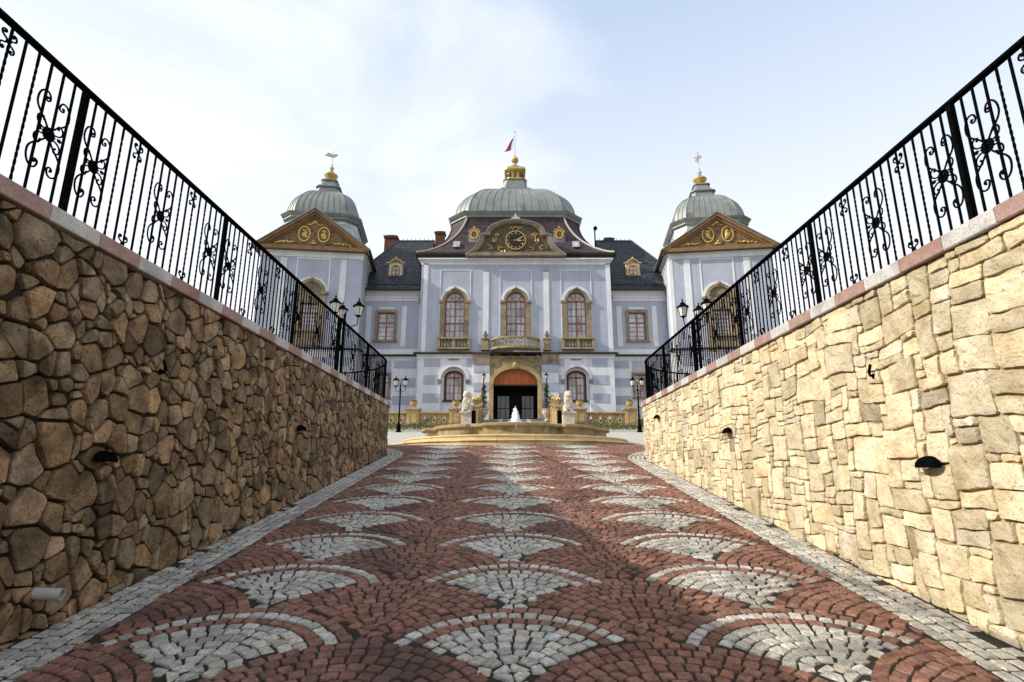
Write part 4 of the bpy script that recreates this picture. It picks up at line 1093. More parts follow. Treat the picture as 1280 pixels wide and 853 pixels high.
# central curved balcony
za, zb_ = fz(438)-.05, fz(421.5)-.24
def bow(r_, n=16): return [(du+r_*1.0*cos(pi+pi*k/n), -.15+r_*.62*sin(pi+pi*k/n)) for k in range(n+1)]
BR = 1.88
for nm, z0, z1, r0, r1 in (('balcony_slab', za-.02, za+.14, .2, BR+.08), ('balcony_rail', zb_-.14, zb_, BR-.2, BR+.06)):
    m = MB(); a_, b_ = bow(r1), bow(r0); rings = [[(a_[k][0], a_[k][1], z0), (a_[k][0], a_[k][1], z1), (b_[k][0], b_[k][1], z1), (b_[k][0], b_[k][1], z0)] for k in range(17)]
    m.loft(rings); part(m, nm, 'balc', XP)
for k in range(15):
    a = pi+pi*(k+.5)/15; cx_, cy_ = du+(BR-.06)*cos(a), -.15+(BR-.06)*.62*sin(a); hh = zb_-.14-za-.14
    m = MB()
    if k in (0, 5, 9, 14):
        m.box(cx_-.10, cx_+.10, cy_-.08, cy_+.08, za+.14, zb_-.14); part(m, 'balcony_pier', 'balc', XP)
    else:
        q = 12; zc_ = za+.14+hh/2
        m.tube([(cx_+.13*cos(2*pi*i/q), cy_, zc_+hh*.46*sin(2*pi*i/q)) for i in range(q+1)], .035, 5, False); m.sphere((cx_, cy_, zc_), (.06, .06, .10), 7, 5); part(m, 'balcony_ornament', 'balc', XP, smooth=60)
for px in (606.5, 683.5):
    u = fu(px, 428); m = MB(); z0 = fz(438); m.box(u-.31, u+.31, -.42, .02, z0-.05, z0+.10); m.box(u-.23, u+.23, -.36, .02, z0+.10, fz(425.5)); m.box(u-.31, u+.31, -.42, .02, fz(425.5), fz(424.0)); part(m, 'urn_pedestal', 'balc', XP)
    m = MB(); m.lathe([(.10, 0), (.06, .06), (.16, .18), (.20, .30), (.14, .38), (.08, .42), (.12, .50), (.05, .60), (.01, .62)], (u, -.2, fz(424)), 10); part(m, 'finial_urn', 'stone', XP)
# string course and main cornice
cornice(XP, 'string_course', 'white', -HW, HW, z_course-.42, ((.2, .06), (.14, .12)))
cornice(XP, 'course_coping', 'eave', -HW, HW, z_course-.08, ((.09, .34), (.05, .28)))
cornice(XP, 'cornice', 'white', -HW, HW, z_eave-.5, ((.10, .05), (.14, .02), (.08, .10), (.08, .2), (.09, .28)))
m = MB()
# ---- pavilion roof
def csq(h, c, z, cx=0, cy=0):
    c = max(c, .02); return [(cx+x, cy+y, z) for x, y in ((-h+c, -h), (h-c, -h), (h, -h+c), (h, h-c), (h-c, h), (-h+c, h), (-h, h-c), (-h, -h+c))]
YC = 8.0                                   # pavilion centre behind its front
RT = Matrix.Translation((PX, PY+YC, 0))
EH = 8.2; z_e = fz(324)+.02
z_d = ZP(272.5, PY+YC-5.75)                # top of the tiled roof
m = MB(); m.loft([csq(EH-.7, .05, z_e-.02), csq(EH-.3, .05, z_e+.10), csq(EH-.26, .05, z_e+.22), csq(EH, .05, z_e+.34), csq(EH+.02, .05, z_e+.48), csq(EH-.2, .05, z_e+.56)]); part(m, 'eave', 'eave', RT)
prof = []
NR = 20
for k in range(NR+1):
    t_ = k/NR; hh = EH-.1 - (EH-.1-5.65)*(1-(1-t_)**1.9); zz = z_e+.5+(z_d-z_e-.5)*(t_**1.22 if t_ > 0 else 0); prof.append((hh, .05+1.35*t_, zz))
m = MB(); rings = []
for k in range(NR):
    (h0, c0, z0), (h1, c1, z1) = prof[k], prof[k+1]
    rings += [csq(h0+.035, c0, z0), csq(h1+.035, c1, z1-.004)]
m.loft(rings, cap0=False, cap1=False); part(m, 'tiled_roof', 'roofbrown', RT, smooth=20)
for sx in (-1, 1):
    for qi in (0, 1):
        pts = [(sx*(h-c) if qi == 0 else sx*h, -h if qi == 0 else -h+c, z) for h, c, z in prof]
        if qi == 1: pts = [(sx*(h+.02), -(h-c)-.02, z) for h, c, z in prof]
        m = MB(); m.tube([(x, y-.03, z+.05) for x, y, z in pts], .085 if qi == 0 else .05, 6); part(m, 'hip_tiles', 'hip' if qi == 0 else 'roofbrown', RT)
DHf, DC = 5.86, 1.43
m = MB(); m.loft([csq(DHf-.35, DC-.1, z_d-.2), csq(DHf-.3, DC-.1, z_d+.02), csq(DHf-.1, DC, z_d+.10), csq(DHf-.1, DC, z_d+.22), csq(DHf+.12, DC+.05, z_d+.46), csq(DHf+.16, DC+.05, z_d+.56), csq(DHf-.1, DC, z_d+.64)]); part(m, 'dome_cornice', 'zinc', RT)
def dome(RTm, z0, H, a0, c0, top, nseam, nm='dome', rib=.035):
    pr = []
    for k in range(17):
        t_ = k/16; ang_ = t_*pi/2*.93
        hh = top + (a0-top)*(cos(ang_)-cos(pi/2*.93))/(1-cos(pi/2*.93)); zz = z0+H*sin(ang_)/sin(pi/2*.93); pr.append((hh, c0*hh/a0, zz))
    m = MB(); m.loft([csq(*p_) for p_ in pr]); d_ = part(m, nm, 'zinc', RTm, smooth=20)
    def seam(f, n_):
        m = MB(); m.tube(n_, rib, 5); part(m, 'seam', 'zinc', RTm, d_)
    for rot in range(4):
        Rz = Matrix.Rotation(rot*pi/2, 4, 'Z')
        for k in range(nseam+1):
            q = -1+2*k/nseam; pts = [Rz @ Vector((q*(h-c), -h, z)) for h, c, z in pr]; seam(None, pts)
        for k in (1, 2):
            q = k/3; pts = [Rz @ Vector((h-c+q*c, -h+q*c, z)) for h, c, z in pr]; seam(None, pts)
    return pr
dz_ = z_d+.62
dome(RT, dz_, 4.1, 5.45, 1.33, 1.4, 12, rib=.045)
zt = dz_+4.1
m = MB(); m.loft([csq(1.75, .35, zt-.25), csq(1.75, .35, zt+.42), csq(1.60, .3, zt+.5), csq(1.25, .3, zt+.6), csq(1.08, .3, zt+1.62), csq(1.18, .3, zt+1.74), csq(1.0, .25, zt+1.82)]); part(m, 'lantern_base', 'zinc', RT)
m = MB(); z0 = zt+1.80; m.loft([csq(.92, .25, z0), csq(.92, .25, z0+.18), csq(.74, .2, z0+.25), csq(.74, .2, z0+.85), csq(1.05, .25, z0+1.1), csq(1.05, .25, z0+1.32), csq(.88, .2, z0+1.4)]); lan = part(m, 'lantern', 'gold', RT)
m = MB()
for sx in (-1, 1):
    for q in (-.52, 0, .52): m.sphere((q, sx*.77, z0+.56), (.17, .1, .28), 8, 6); m.sphere((sx*.77, q, z0+.56), (.1, .17, .28), 8, 6)
part(m, 'lantern_relief', 'relief', RT, lan, smooth=60)
z0 += 1.4; m = MB(); m.loft([csq(.88, .2, z0), csq(.4, .1, z0+.42), csq(.15, .05, z0+.72)]); part(m, 'lantern_cap', 'zinc', RT)
z0 += .3; m = MB(); m.lathe([(.14, z0+.35), (.16, z0+.5), (.10, z0+.56), (.30, z0+.72), (.38, z0+.92), (.32, z0+1.15), (.14, z0+1.3), (.12, z0+1.38), (.04, z0+1.5), (.03, z0+1.6)], n=14); part(m, 'ball_finial', 'gold', RT)
m = MB(); zfl = z0+1.55; m.tube([(0, 0, zfl), (0, 0, zfl+2.6)], .035, 6); m.sphere((0, 0, zfl+2.65), .09, 8, 6); part(m, 'flagpole', 'hip', RT)
m = MB(); fv = []
for i in range(13):
    for j in range(9):
        a, b = i/12, j/8      # a along the drooping fly, b across stripes
        x = -.04-.22*a-.85*b*(.25+.75*a); z = zfl+2.35-1.7*a-.5*b*(1-a*.3)
        fv.append((x, .10*sin(a*7+b*3), z))
ff = [(i*9+j, i*9+j+1, (i+1)*9+j+1, (i+1)*9+j) for i in range(12) for j in range(8)]
m.v = fv; m.t = [1.0]*len(fv); m.f = ff; m.m = [0 if (k % 8) < 2 else (1 if (k % 8) < 4 else 2) for k in range(len(ff))]; m.xf(RT); m.mi = 1
fl = m.build('flag', [MT['fw'], MT['fb'], MT['fr']], smooth=60); tag(fl, 'white, blue and red flag drooping from the pole on the central dome', 'flag')
# ---- clock gable
zg = z_e+.05; GY = -.65
def gable_outline(k=1.0, dz=0.0):
    pts = []
    L_ = [(4.2, .0), (3.95, .18), (3.6, .45), (3.3, .85), (3.08, 1.35), (3.0, 1.80), (2.72, 1.90), (2.50, 1.93)]
    for x, z in L_: pts.append((-x*k, z*k+dz))
    for q in range(1, 16):
        a = pi-q*pi/16; pts.append((2.5*cos(a)*k, (1.93+1.28*sin(a))*k+dz))
    for x, z in reversed(L_): pts.append((x*k, z*k+dz))
    return pts
go = gable_outline()
XG = Matrix.Translation((PX, PY, zg)) @ Matrix.Scale(.955, 4)
m = MB(); m.prism(gable_outline(.9, .05), GY+.28, GY+.5); part(m, 'gable_field', 'relief', XG)
m = MB(); m.strip(go, gable_outline(.90, .16), GY, GY+.9); part(m, 'gable_moulding', 'stone', XG)
m = MB(); m.strip(gable_outline(.905, .155), gable_outline(.86, .22), GY+.12, GY+.5); part(m, 'gable_moulding', 'stone', XG)
m = MB(); m.box(-4.25, 4.25, GY-.05, GY+.6, -.02, .22); m.box(-4.0, 4.0, GY+.05, GY+.6, .221, .34); part(m, 'gable_sill', 'stone', XG)
m = MB(); m.strip([(x*1.012, z*1.0+.10) for x, z in go], [(x, z+.005) for x, z in go], GY-.08, GY+2.4); part(m, 'gable_flashing', 'zinc', XG)
m = MB(); m.box(-.38, .38, GY-.1, GY+.3, 3.30, 3.42); m.box(-.24, .24, GY-.05, GY+.2, 3.42, 3.52); m.lathe([(.14, 3.52), (.06, 3.60), (.12, 3.72), (.03, 3.85)], (0, GY+.1, 0), 8); part(m, 'gable_finial', 'hip', XG)
CZ = 1.34; cr_ = .76
XK = Matrix.Translation((PX, PY+GY+.2, zg+CZ))
m = MB(); q = 32; m.prism([(cr_*cos(2*pi*i/q), cr_*sin(2*pi*i/q)) for i in range(q)], -.08, .1); ck = part(m, 'clock_face', 'clock', XK)
m = MB(); m.strip([((cr_+.06)*cos(2*pi*i/q), (cr_+.06)*sin(2*pi*i/q)) for i in range(q)], [(cr_*cos(2*pi*i/q), cr_*sin(2*pi*i/q)) for i in range(q)], -.14, .1, closed=True); part(m, 'clock_rim', 'gold', XK, ck)
RN = ['XII', 'I', 'II', 'III', 'IIII', 'V', 'VI', 'VII', 'VIII', 'IX', 'X', 'XI']
for k, s_ in enumerate(RN):
    cu = bpy.data.curves.new('numeral', 'FONT'); cu.body = s_; cu.size = .20; cu.align_x = 'CENTER'; cu.align_y = 'CENTER'; cu.extrude = .012; cu.offset = .004
    to = bpy.data.objects.new('tmp', cu); C.objects.link(to); bpy.context.view_layer.update()
    me = bpy.data.meshes.new_from_object(to.evaluated_get(bpy.context.evaluated_depsgraph_get())); bpy.data.objects.remove(to)
    a = pi/2-k*pi/6; me.transform(Matrix.Translation((.61*cos(a), -.095, .61*sin(a))) @ Matrix.Rotation(a-pi/2, 4, 'Y').inverted() @ Matrix.Rotation(pi/2, 4, 'X') @ Matrix.Scale(.8, 4, (1, 0, 0)))
    me.transform(XK); me.materials.clear(); me.materials.append(MT['gold']); link('numeral', me, ck)
for ang_, ln, wd in ((radians(90-63), .68, .045), (radians(90-95), .50, .06)):
    m = MB(); m.prism([(-.14, -wd*.6), (ln*.7, -wd), (ln, 0), (ln*.7, wd), (-.14, wd*.6)], -.125, -.105); m.xf(Matrix.Rotation(-ang_, 4, 'Y')); part(m, 'clock_hand', 'gold', XK, ck)
def scr(x, z, r_, sx, a0=0, tr=.03):
    m = MB(); m.tube([(x+sx*r_*(1-t_/11)*cos(a0+t_*.62), GY+.22, z+r_*(1-t_/11)*sin(a0+t_*.62)) for t_ in range(10)], [tr*(1-.05*t_) for t_ in range(10)], 5); part(m, 'gilded_scroll', 'gold', XG, smooth=60)
for sx in (-1, 1):
    scr(sx*1.55, 1.9, .26, sx, 0, .045); scr(sx*1.75, 1.45, .24, -sx, 2, .04); scr(sx*2.2, .75, .26, sx, 1, .045); scr(sx*1.35, .65, .24, -sx, .5, .045); scr(sx*1.1, .45, .2, sx, 2.5, .045); scr(sx*.3, 2.5, .2, sx, 0, .045)
    m = MB(); m.tube([(sx*1.45, GY+.22, 2.05), (sx*1.7, GY+.2, 1.85), (sx*1.65, GY+.2, 1.55), (sx*2.0, GY+.22, 1.35)], .04, 5); part(m, 'gilded_scroll', 'gold', XG, smooth=60)
m = MB()
for q in range(5): m.sphere((-.2+.1*q, GY+.2, 2.58+.05*(2-abs(q-2))), .07, 6, 4)
part(m, 'gilded_crest', 'gold', XG, smooth=60)

m = MB()
for q in range(46):
    x = U(-3.0, 3.0); z = U(.4, 2.6)
    if x*x/9.6+z*z/8.5 > 1 or hypot(x, z-CZ) < 1.05: continue
    m.sphere((x, GY+.26, z), (U(.08, .22), .06, U(.05, .14)), 8, 5)
part(m, 'stone_ornament', 'relief', XG, smooth=60, kind='stuff')
# oculus dormers and roof hatches on the tiled roof
def on_roof(px, py):
    best = None
    r_ = ray(px, py)
    for (h, c, z) in prof:
        yy = PY+YC-h; k = yy/r_.y; zz = r_.z*k
        if best is None or abs(zz-z) < best[0]: best = (abs(zz-z), r_.x*k, yy, z)
    return best[1:]
for px in (593, 698.5):
    x, y, z = on_roof(px, 297); m = MB(); q = 16; Xo = Matrix.Translation((x, y-.3, z))
    m.box(-.5, .5, -.06, 1.2, -.62, -.05); m.prism([(-.5, -.05), (.5, -.05), (.42, .35), (.2, .58), (0, .66), (-.2, .58), (-.42, .35)], -.05, 1.4); od = part(m, 'oculus_dormer', 'zinc', Xo)
    m = MB(); m.strip([(.34*cos(2*pi*i/q), .05+.42*sin(2*pi*i/q)) for i in range(q)], [(.24*cos(2*pi*i/q), .05+.31*sin(2*pi*i/q)) for i in range(q)], -.16, -.03, closed=True)
    m.tube([(.46*cos(pi*k/8), -.08, .22+.42*sin(pi*k/8)) for k in range(9)], .05, 5); m.lathe([(.08, .6), (.04, .68), (.08, .76), (.01, .88)], (0, -.06, 0), 7); part(m, 'gilt_frame', 'gold', Xo, od)
    m = MB(); m.prism([(.24*cos(2*pi*i/q), .05+.31*sin(2*pi*i/q)) for i in range(q)], -.075, -.04); part(m, 'pane', 'wood', Xo, od)
for px in (571, 719.5):
    x, y, z = on_roof(px, 307); m = MB(); m.add([(-.28, -.45, -.3), (.28, -.45, -.3), (.28, .1, .42), (-.28, .1, .42), (-.28, .2, -.3), (.28, .2, -.3)], [(0, 1, 2, 3), (0, 3, 4), (1, 5, 2), (0, 4, 5, 1)]); part(m, 'roof_hatch', 'zinc_light', Matrix.Translation((x, y-.1, z)))

# ---- wings ------------------------------------------------------------
WY = 43.4
def wz(py): return ZP(py, WY)
for sd in (-1, 1):
    name_ = 'left' if sd < 0 else 'right'
    u_in, u_out = PX+sd*7.6, PX+sd*13.2; ua, ub = sorted((u_in, u_out)); XW_ = Matrix.Translation((0, WY, 0))
    zc_, ze_ = wz(445), wz(364.5)
    cpx, gpx = (482.5, 478) if sd < 0 else (796.5, 801)
    uw = hitY(cpx, 407, WY).x; ug = hitY(gpx, 482, WY).x
    w1 = (wz(425.5), wz(391), 1.38); w0 = (wz(496.5), wz(468), 1.0)
    rc = lambda u, w_: [(u-w_[2]/2, w_[0]), (u+w_[2]/2, w_[0]), (u+w_[2]/2, w_[1]), (u-w_[2]/2, w_[1])]
    m = MB(); m.holed([(ua, zc_), (ub, zc_), (ub, ze_), (ua, ze_)], [rc(uw, w1)], 0, .4); part(m, 'wall', 'blue', XW_, label='pale blue upper storey wall of the %s wing' % name_)
    m = MB(); m.holed([(ua, z_base-.5), (ub, z_base-.5), (ub, zc_), (ua, zc_)], [rc(ug, w0)], 0, .4); part(m, 'wall', 'white', XW_, label='white ground storey wall of the %s wing' % name_)
    m = MB(); m.box(ua, ub, 9.8, 10, z_base, ze_); part(m, 'rear_wall', 'blue', XW_)
    rect_window(XW_, uw, *w1); rect_window(XW_, ug, *w0, sw=.16)
    # white strips beside and above the upper window
    for q in (-1.45, 1.45): m = MB(); m.box(uw+q-.2, uw+q+.2, -.04, .01, wz(433.5), wz(383)); part(m, 'pilaster', 'white', XW_)
    m = MB(); m.box(uw-.6, uw+.6, -.04, .01, wz(387), wz(384.5)+.02); part(m, 'lintel_panel', 'white', XW_)
    m = MB(); m.box(ua, ub, -.04, .01, zc_, wz(437)); part(m, 'dado_band', 'white', XW_)
    for (ya, yb) in ((451.5, 460.5), (473, 484), (495, 506)):
        for (qa, qb) in ((-2.6, -.85), (.85, 2.6)):
            a, b = max(ua, ug+qa), min(ub, ug+qb)
            if b-a > .1: m = MB(); m.box(a, b, -.035, .01, wz(yb), wz(ya)); part(m, 'blue_band', 'blue', XW_)
    m = MB(); m.box(ug-.62, ug+.62, -.035, .01, wz(464.5), wz(451.5)); part(m, 'blue_band', 'blue', XW_)
    cornice(XW_, 'string_course', 'white', ua, ub, zc_-.35, ((.15, .05), (.12, .12)), (0, 0)); cornice(XW_, 'course_coping', 'eave', ua, ub, zc_-.06, ((.09, .3), (.05, .22)), (0, 0))
    cornice(XW_, 'cornice', 'white', ua, ub, ze_-.85, ((.2, .06), (.3, .10), (.15, .22), (.12, .34), (.12, .44)), (0, 0))
    # slate roof: front slope with a hip towards the tower
    z0 = ze_-.02; yr = 5.0; zr = ZP(302, WY+yr); x_hip = u_out - sd*2.2
    slope = Vector((0, yr+.6, zr-z0)); Ls = slope.length; sl = slope.normalized()
    m = MB(); m.add([(u_in, -.6, z0-.03), (u_out+sd*1.5, -.6, z0-.03), (x_hip, yr, zr-.03), (u_in, yr, zr-.03)], [(0, 1, 2, 3)])
    m.add([(u_in, 10.6, z0), (u_out+sd*1.5, 10.6, z0), (x_hip, yr, zr-.03), (u_in, yr, zr-.03)], [(0, 1, 2, 3)]); m.add([(u_out+sd*1.5, -.6, z0), (u_out+sd*1.5, 10.6, z0), (x_hip, yr, zr-.03)], [(0, 1, 2)])
    part(m, 'roof', 'slate', XW_)
    m = MB(); nrow = int(Ls/.27)
    for r_ in range(nrow):
        v0 = r_*.27; f_ = v0/Ls; xe = (u_out+sd*1.5)*(1-f_)+x_hip*f_; a, b = sorted((u_in, xe)); x = a - (.15 if r_ % 2 else 0)
        while x < b:
            xa, xb = max(a, x)+.006, min(b, x+.30)-.006
            if xb-xa > .03:
                nrm = Vector((0, -sl.z, sl.y)); p0 = Vector((0, -.6, z0)) + sl*v0; p1 = p0+sl*.33; t_ = U(.65, 1.45); e1, e2 = .030+U(0, .008), .012
                mid = Vector((0, -.6, z0))+sl*(v0+.05)
                vs = [(xa+.05, *(p0+nrm*e1)[1:]), (xb-.05, *(p0+nrm*e1)[1:]), (xb, *(mid+nrm*e1)[1:]), (xb, *(p1+nrm*e2)[1:]), (xa, *(p1+nrm*e2)[1:]), (xa, *(mid+nrm*e1)[1:])]
                lo = [(xa+.05, *(p0+nrm*.0)[1:]), (xb-.05, *(p0+nrm*.0)[1:])]
                m.add(vs+lo, [(0, 1, 2, 3, 4, 5), (0, 6, 7, 1)], t_)
            x += .30
    part(m, 'slates', 'slate', XW_, smooth=0, kind='stuff')
    m = MB(); a, b = sorted((u_in, x_hip)); m.tube([(a, yr, zr+.03), (b, yr, zr+.03)], .09, 6)
    for k in range(int((b-a)/.4)+1): m.box(a+k*.4-.02, a+k*.4+.02, yr-.03, yr+.03, zr+.05, zr+.28)
    m.tube([(x_hip, yr, zr+.03), (u_out+sd*1.5, -.6, z0+.05)], .08, 6); part(m, 'ridge_tiles', 'slate', XW_)
    m = MB(); a, b = sorted((u_in, u_out)); m.box(a, b, -.75, -.58, z0-.12, z0+.02); part(m, 'gutter', 'eave', XW_)
    m = MB(); 
    for k in range(2): m.tube([(a, -.2+k*.5, z0+.55+k*.42), (b, -.2+k*.5, z0+.55+k*.42)], .03, 5)
    for k in range(8): xx = a+(b-a)*k/7; m.box(xx-.02, xx+.02, -.25, .02, z0+.3, z0+.75)
    part(m, 'snow_guard', 'slate', XW_)
    # rainwater hopper and downpipe in the corner
    xd = u_in+sd*.22; m = MB(); m.tube([(xd, -.18, z0-.95), (xd, -.18, z_base)], .055, 8); part(m, 'downpipe', 'white', XW_)
    m = MB(); m.box(xd-.16, xd+.16, -.4, -.05, z0-.75, z0-.45); m.tube([(xd, -.3, z0-.75), (xd, -.35, z0-.95), (xd, -.18, z0-1.2)], .055, 6); part(m, 'rain_hopper', 'eave' if False else 'zinc', XW_)
    # dormer
    dpx = 494.5 if sd < 0 else 791.5
    yd = .9; pd = hitY(dpx, 345, WY+yd); Xd = Matrix.Translation((pd.x, WY+yd, pd.z-.25))
    m = MB(); m.box(-.52, .52, 0, 2.6, -.5, 1.45); m.prism([(-.52, 1.45), (.52, 1.45), (.3, 1.72), (-.3, 1.72)], 0, 2.8); dm = part(m, 'dormer', 'zinc', Xd)
    m = MB(); m.prism([(-1.15, -.5), (1.15, -.5), (.95, -.1), (.62, .35), (.56, 1.35), (-.56, 1.35), (-.62, .35), (-.95, -.1)], -.06, .3); part(m, 'dormer_front', 'hip', Xd, dm)
    m = MB(); m.strip(arch_pts(0, 0, .95, 1.32, 10), arch_pts(0, .0, .72, 1.2, 10), -.12, -.04, closed=True)
    m.tube([(-.78, -.12, 1.36), (-.5, -.12, 1.40), (-.3, -.12, 1.62), (0, -.12, 1.72), (.3, -.12, 1.62), (.5, -.12, 1.40), (.78, -.12, 1.36)], .075, 6); m.lathe([(.1, 1.7), (.13, 1.8), (.02, 1.95)], (0, -.12, 0), 8); part(m, 'gilt_frame', 'gold', Xd, dm)
    m = MB(); m.prism(arch_pts(0, 0, .74, 1.2, 10), -.09, -.065); part(m, 'pane', 'pane', Xd, dm)
    m = MB(); m.strip(arch_pts(0, .02, .72, 1.19, 10), arch_pts(0, .1, .56, 1.1, 10), -.13, -.09, closed=True); m.box(-.035, .035, -.13, -.09, .05, 1.15)
    for q in (.35, .7): m.box(-.33, .33, -.12, -.09, q-.025, q+.025)
    part(m, 'dormer_casement', 'wood', Xd, dm)
    # chimneys
    for cpx_, wch, y1_, y0_, yb in (((489.5, 1.15, 295.5, 316, 6.5), (550.5, .9, 290.5, 306, 9.0)) if sd < 0 else ((760.5, .85, 298.5, 310, 8.0),)):
        pc = hitY(cpx_, y1_, WY+yb); pb = hitY(cpx_, y0_, WY+yb); m = MB()
        m.box(pc.x-wch/2, pc.x+wch/2, WY+yb-.4, WY+yb+.4, pb.z-1, pc.z-.35); m.box(pc.x-wch/2-.08, pc.x+wch/2+.08, WY+yb-.48, WY+yb+.48, pc.z-.35, pc.z-.2); ch = part(m, 'chimney', 'brickch')
        m = MB(); m.loft([[(pc.x+sx_*(wch/2+.12)*k_, WY+yb+sy_*.5*k_, z_) for sx_, sy_ in ((-1, -1), (1, -1), (1, 1), (-1, 1))] for k_, z_ in ((1, pc.z-.2), (1, pc.z-.14), (.4, pc.z+.06))]); part(m, 'chimney_cap', 'slate', None, ch)
pv = hitY(744, 305, 52); m = MB(); pt_ = hitY(744, 283, 52); m.tube([(pv.x, 52, pv.z-1), (pv.x, 52, pt_.z-.4)], .07, 6); m.lathe([(.08, -.45), (.2, -.35), (.2, -.15), (.08, 0)], (pt_.x, 52, pt_.z), 8); part(m, 'vent_pipe', 'iron')

# ---- corner towers ------------------------------------------------------
TW = 7.7; TA = radians(7.5)
def tower(sd):
    nm = 'left' if sd < 0 else 'right'
    cxr, cyr = PX+sd*12.05, 40.75
    # local frame: x along the front from -TW/2 to TW/2, y back
    fd = Vector((sd*cos(TA), -sin(TA), 0))            # towards the outer corner
    ctr = Vector((cxr, cyr, 0)) + fd*(TW/2)
    rz = TA if sd < 0 else -TA
    X = Matrix.Translation(ctr) @ Matrix.Rotation(rz, 4, 'Z'); Xi = X.inverted()
    def loc(px, py):
        r_ = Xi.to_3x3() @ ray(px, py); o_ = Xi @ Vector((0, 0, 0)); k = -o_.y/r_.y; q = o_+r_*k; return q.x, q.z
    ze = 16.9; zc_ = z_course+.02; H = TW/2
    cx_, _ = loc(388, 380) if sd < 0 else loc(900.5, 385)
    zt_ = loc(0, 0)
    wx = cx_; wa = loc(386, 412)[1] if sd < 0 else loc(900, 418)[1]; wb = loc(386, 379)[1] if sd < 0 else loc(900, 387)[1]
    nt_ = loc(386, 352)[1] if sd < 0 else loc(900, 358)[1]; wa, wb, nt_ = wa, wb, nt_
    ww_ = 1.35
    m = MB(); m.holed([(-H, zc_), (H, zc_), (H, ze), (-H, ze)], [[(wx-ww_/2, wa), (wx+ww_/2, wa), (wx+ww_/2, wb), (wx-ww_/2, wb)]], 0, .4)
    for sx in (-1, 1): m.add([(sx*H, 0, zc_), (sx*H, TW, zc_), (sx*H, TW, ze), (sx*H, 0, ze)], [(0, 1, 2, 3)])
    m.add([(-H, TW, zc_), (H, TW, zc_), (H, TW, ze), (-H, TW, ze)], [(0, 1, 2, 3)]); part(m, 'wall', 'blue', X, label='pale blue upper wall of the %s tower' % nm)
    m = MB(); m.box(-H, H, 0, TW, z_base-2.2, zc_); part(m, 'wall', 'white', X, label='white ground storey of the %s tower' % nm)
    for (yb, ya) in ((.6, 1.25), (1.95, 2.6), (3.3, 3.95)):
        m = MB(); m.box(-H+.5, H-.5, -.035, .01, zc_-ya, zc_-yb); part(m, 'blue_band', 'blue', X)
    rect_window(X, wx, wa, wb, ww_, sur=None)
    # stone aedicule with shell niche
    m = MB(); n = 12; rN = .92; zs = nt_-rN-.1
    for sx in (-1, 1): m.box(wx+sx*ww_/2, wx+sx*(ww_/2+.46), -.16, .05, wa-1.3, zs-.02); m.box(wx+sx*ww_/2, wx+sx*(ww_/2+.62), -.26, .05, zs-.018, zs+.16)
    m.box(wx-ww_/2, wx+ww_/2, -.12, .03, wb, zs+.1); m.box(wx-ww_/2-.3, wx+ww_/2+.3, -.3, .03, wa-.2, wa); m.box(wx-ww_/2, wx+ww_/2, -.10, .03, wa-1.25, wa-.2)
    m.strip([(wx+(rN+.12)*cos(pi*k/n), zs+.16+(rN+.12)*sin(pi*k/n)) for k in range(n+1)], [(wx+(rN-.12)*cos(pi*k/n), zs+.16+(rN-.12)*sin(pi*k/n)) for k in range(n+1)], -.24, .04)
    m.prism([(wx+(rN-.1)*cos(pi*k/n), zs+.16+(rN-.1)*sin(pi*k/n)) for k in range(n+1)], -.05, .03)
    for k in range(1, 12): a = pi*k/12; m.tube([(wx+.15*cos(a), -.08, zs+.2+.15*sin(a)), (wx+(rN-.14)*cos(a), -.08, zs+.16+(rN-.14)*sin(a))], [.02, .075], 6)
    m.sphere((wx, -.26, zs+.16+rN+.1), (.2, .14, .16), 8, 6); part(m, 'window_surround', 'stone', X)
    m = MB(); m.strip([(wx+(rN+.32)*cos(pi*k/n), zs+.18+(rN+.32)*sin(pi*k/n)) for k in range(n+1)], [(wx+(rN+.12)*cos(pi*k/n), zs+.16+(rN+.12)*sin(pi*k/n)) for k in range(n+1)], -.08, .02); part(m, 'arch_band', 'white', X)
    # white frames and lesenes
    ff0, ff1 = wx-1.28, wx+1.28; t_ = .1; zz1 = ze-.65
    m = MB(); m.box(ff0, ff0+t_, -.04, .01, zs+.2, zz1); m.box(ff1-t_, ff1, -.04, .01, zs+.2, zz1); m.box(ff0, ff1, -.041, .01, zz1, zz1+t_); part(m, 'panel_frame', 'white', X)
    for q in (-2.25, 2.25): m = MB(); m.box(wx+q-.24, wx+q+.24, -.05, .01, zc_+1.0, ze-.6); part(m, 'pilaster', 'white', X)
    m = MB(); m.box(-sd*H-.25 if sd > 0 else H-.25+.0, -sd*H+.25 if sd > 0 else H+.03, -.03, .3, zc_, ze) if False else m.box(*( (-H-.02, -H+.28) if sd > 0 else (H-.02, H+.025)), -.02, .9, zc_, ze); sd > 0 and part(m, 'corner_strip', 'white', X)
    # oculus on the inner flank
    fx = -sd*H; m = MB(); q = 14; m.loft([[(fx-sd*w__, 2.6+.34*k_*cos(2*pi*i/q), ze-2.0+.62*k_*sin(2*pi*i/q)) for i in range(q)] for w__, k_ in ((-.02, 1.1), (.07, 1.1), (.07, .8), (.02, .75))], cap1=True); part(m, 'oculus', 'ochre', X)
    cornice(X, 'string_course', 'white', -H, H, zc_-.42, ((.2, .06), (.14, .12))); cornice(X, 'course_coping', 'eave', -H, H, zc_-.08, ((.09, .34), (.05, .26)))
    m = MB(); z = ze-.5
    for h, p_ in ((.12, .05), (.22, .03), (.12, .14), (.14, .26)): m.box(-H-p_, H+p_, -p_, TW+p_, z, z+h-.002); z += h
    part(m, 'cornice', 'white', X)
    # gable roof with pediment
    zb0 = ze+.10; za = 20.30 if sd < 0 else 19.92; OH = .55
    def tri(k, y0, dz): return [(-(H+OH)*k, zb0+dz), ((H+OH)*k, zb0+dz), (0, zb0+dz+(za-zb0)*k)]
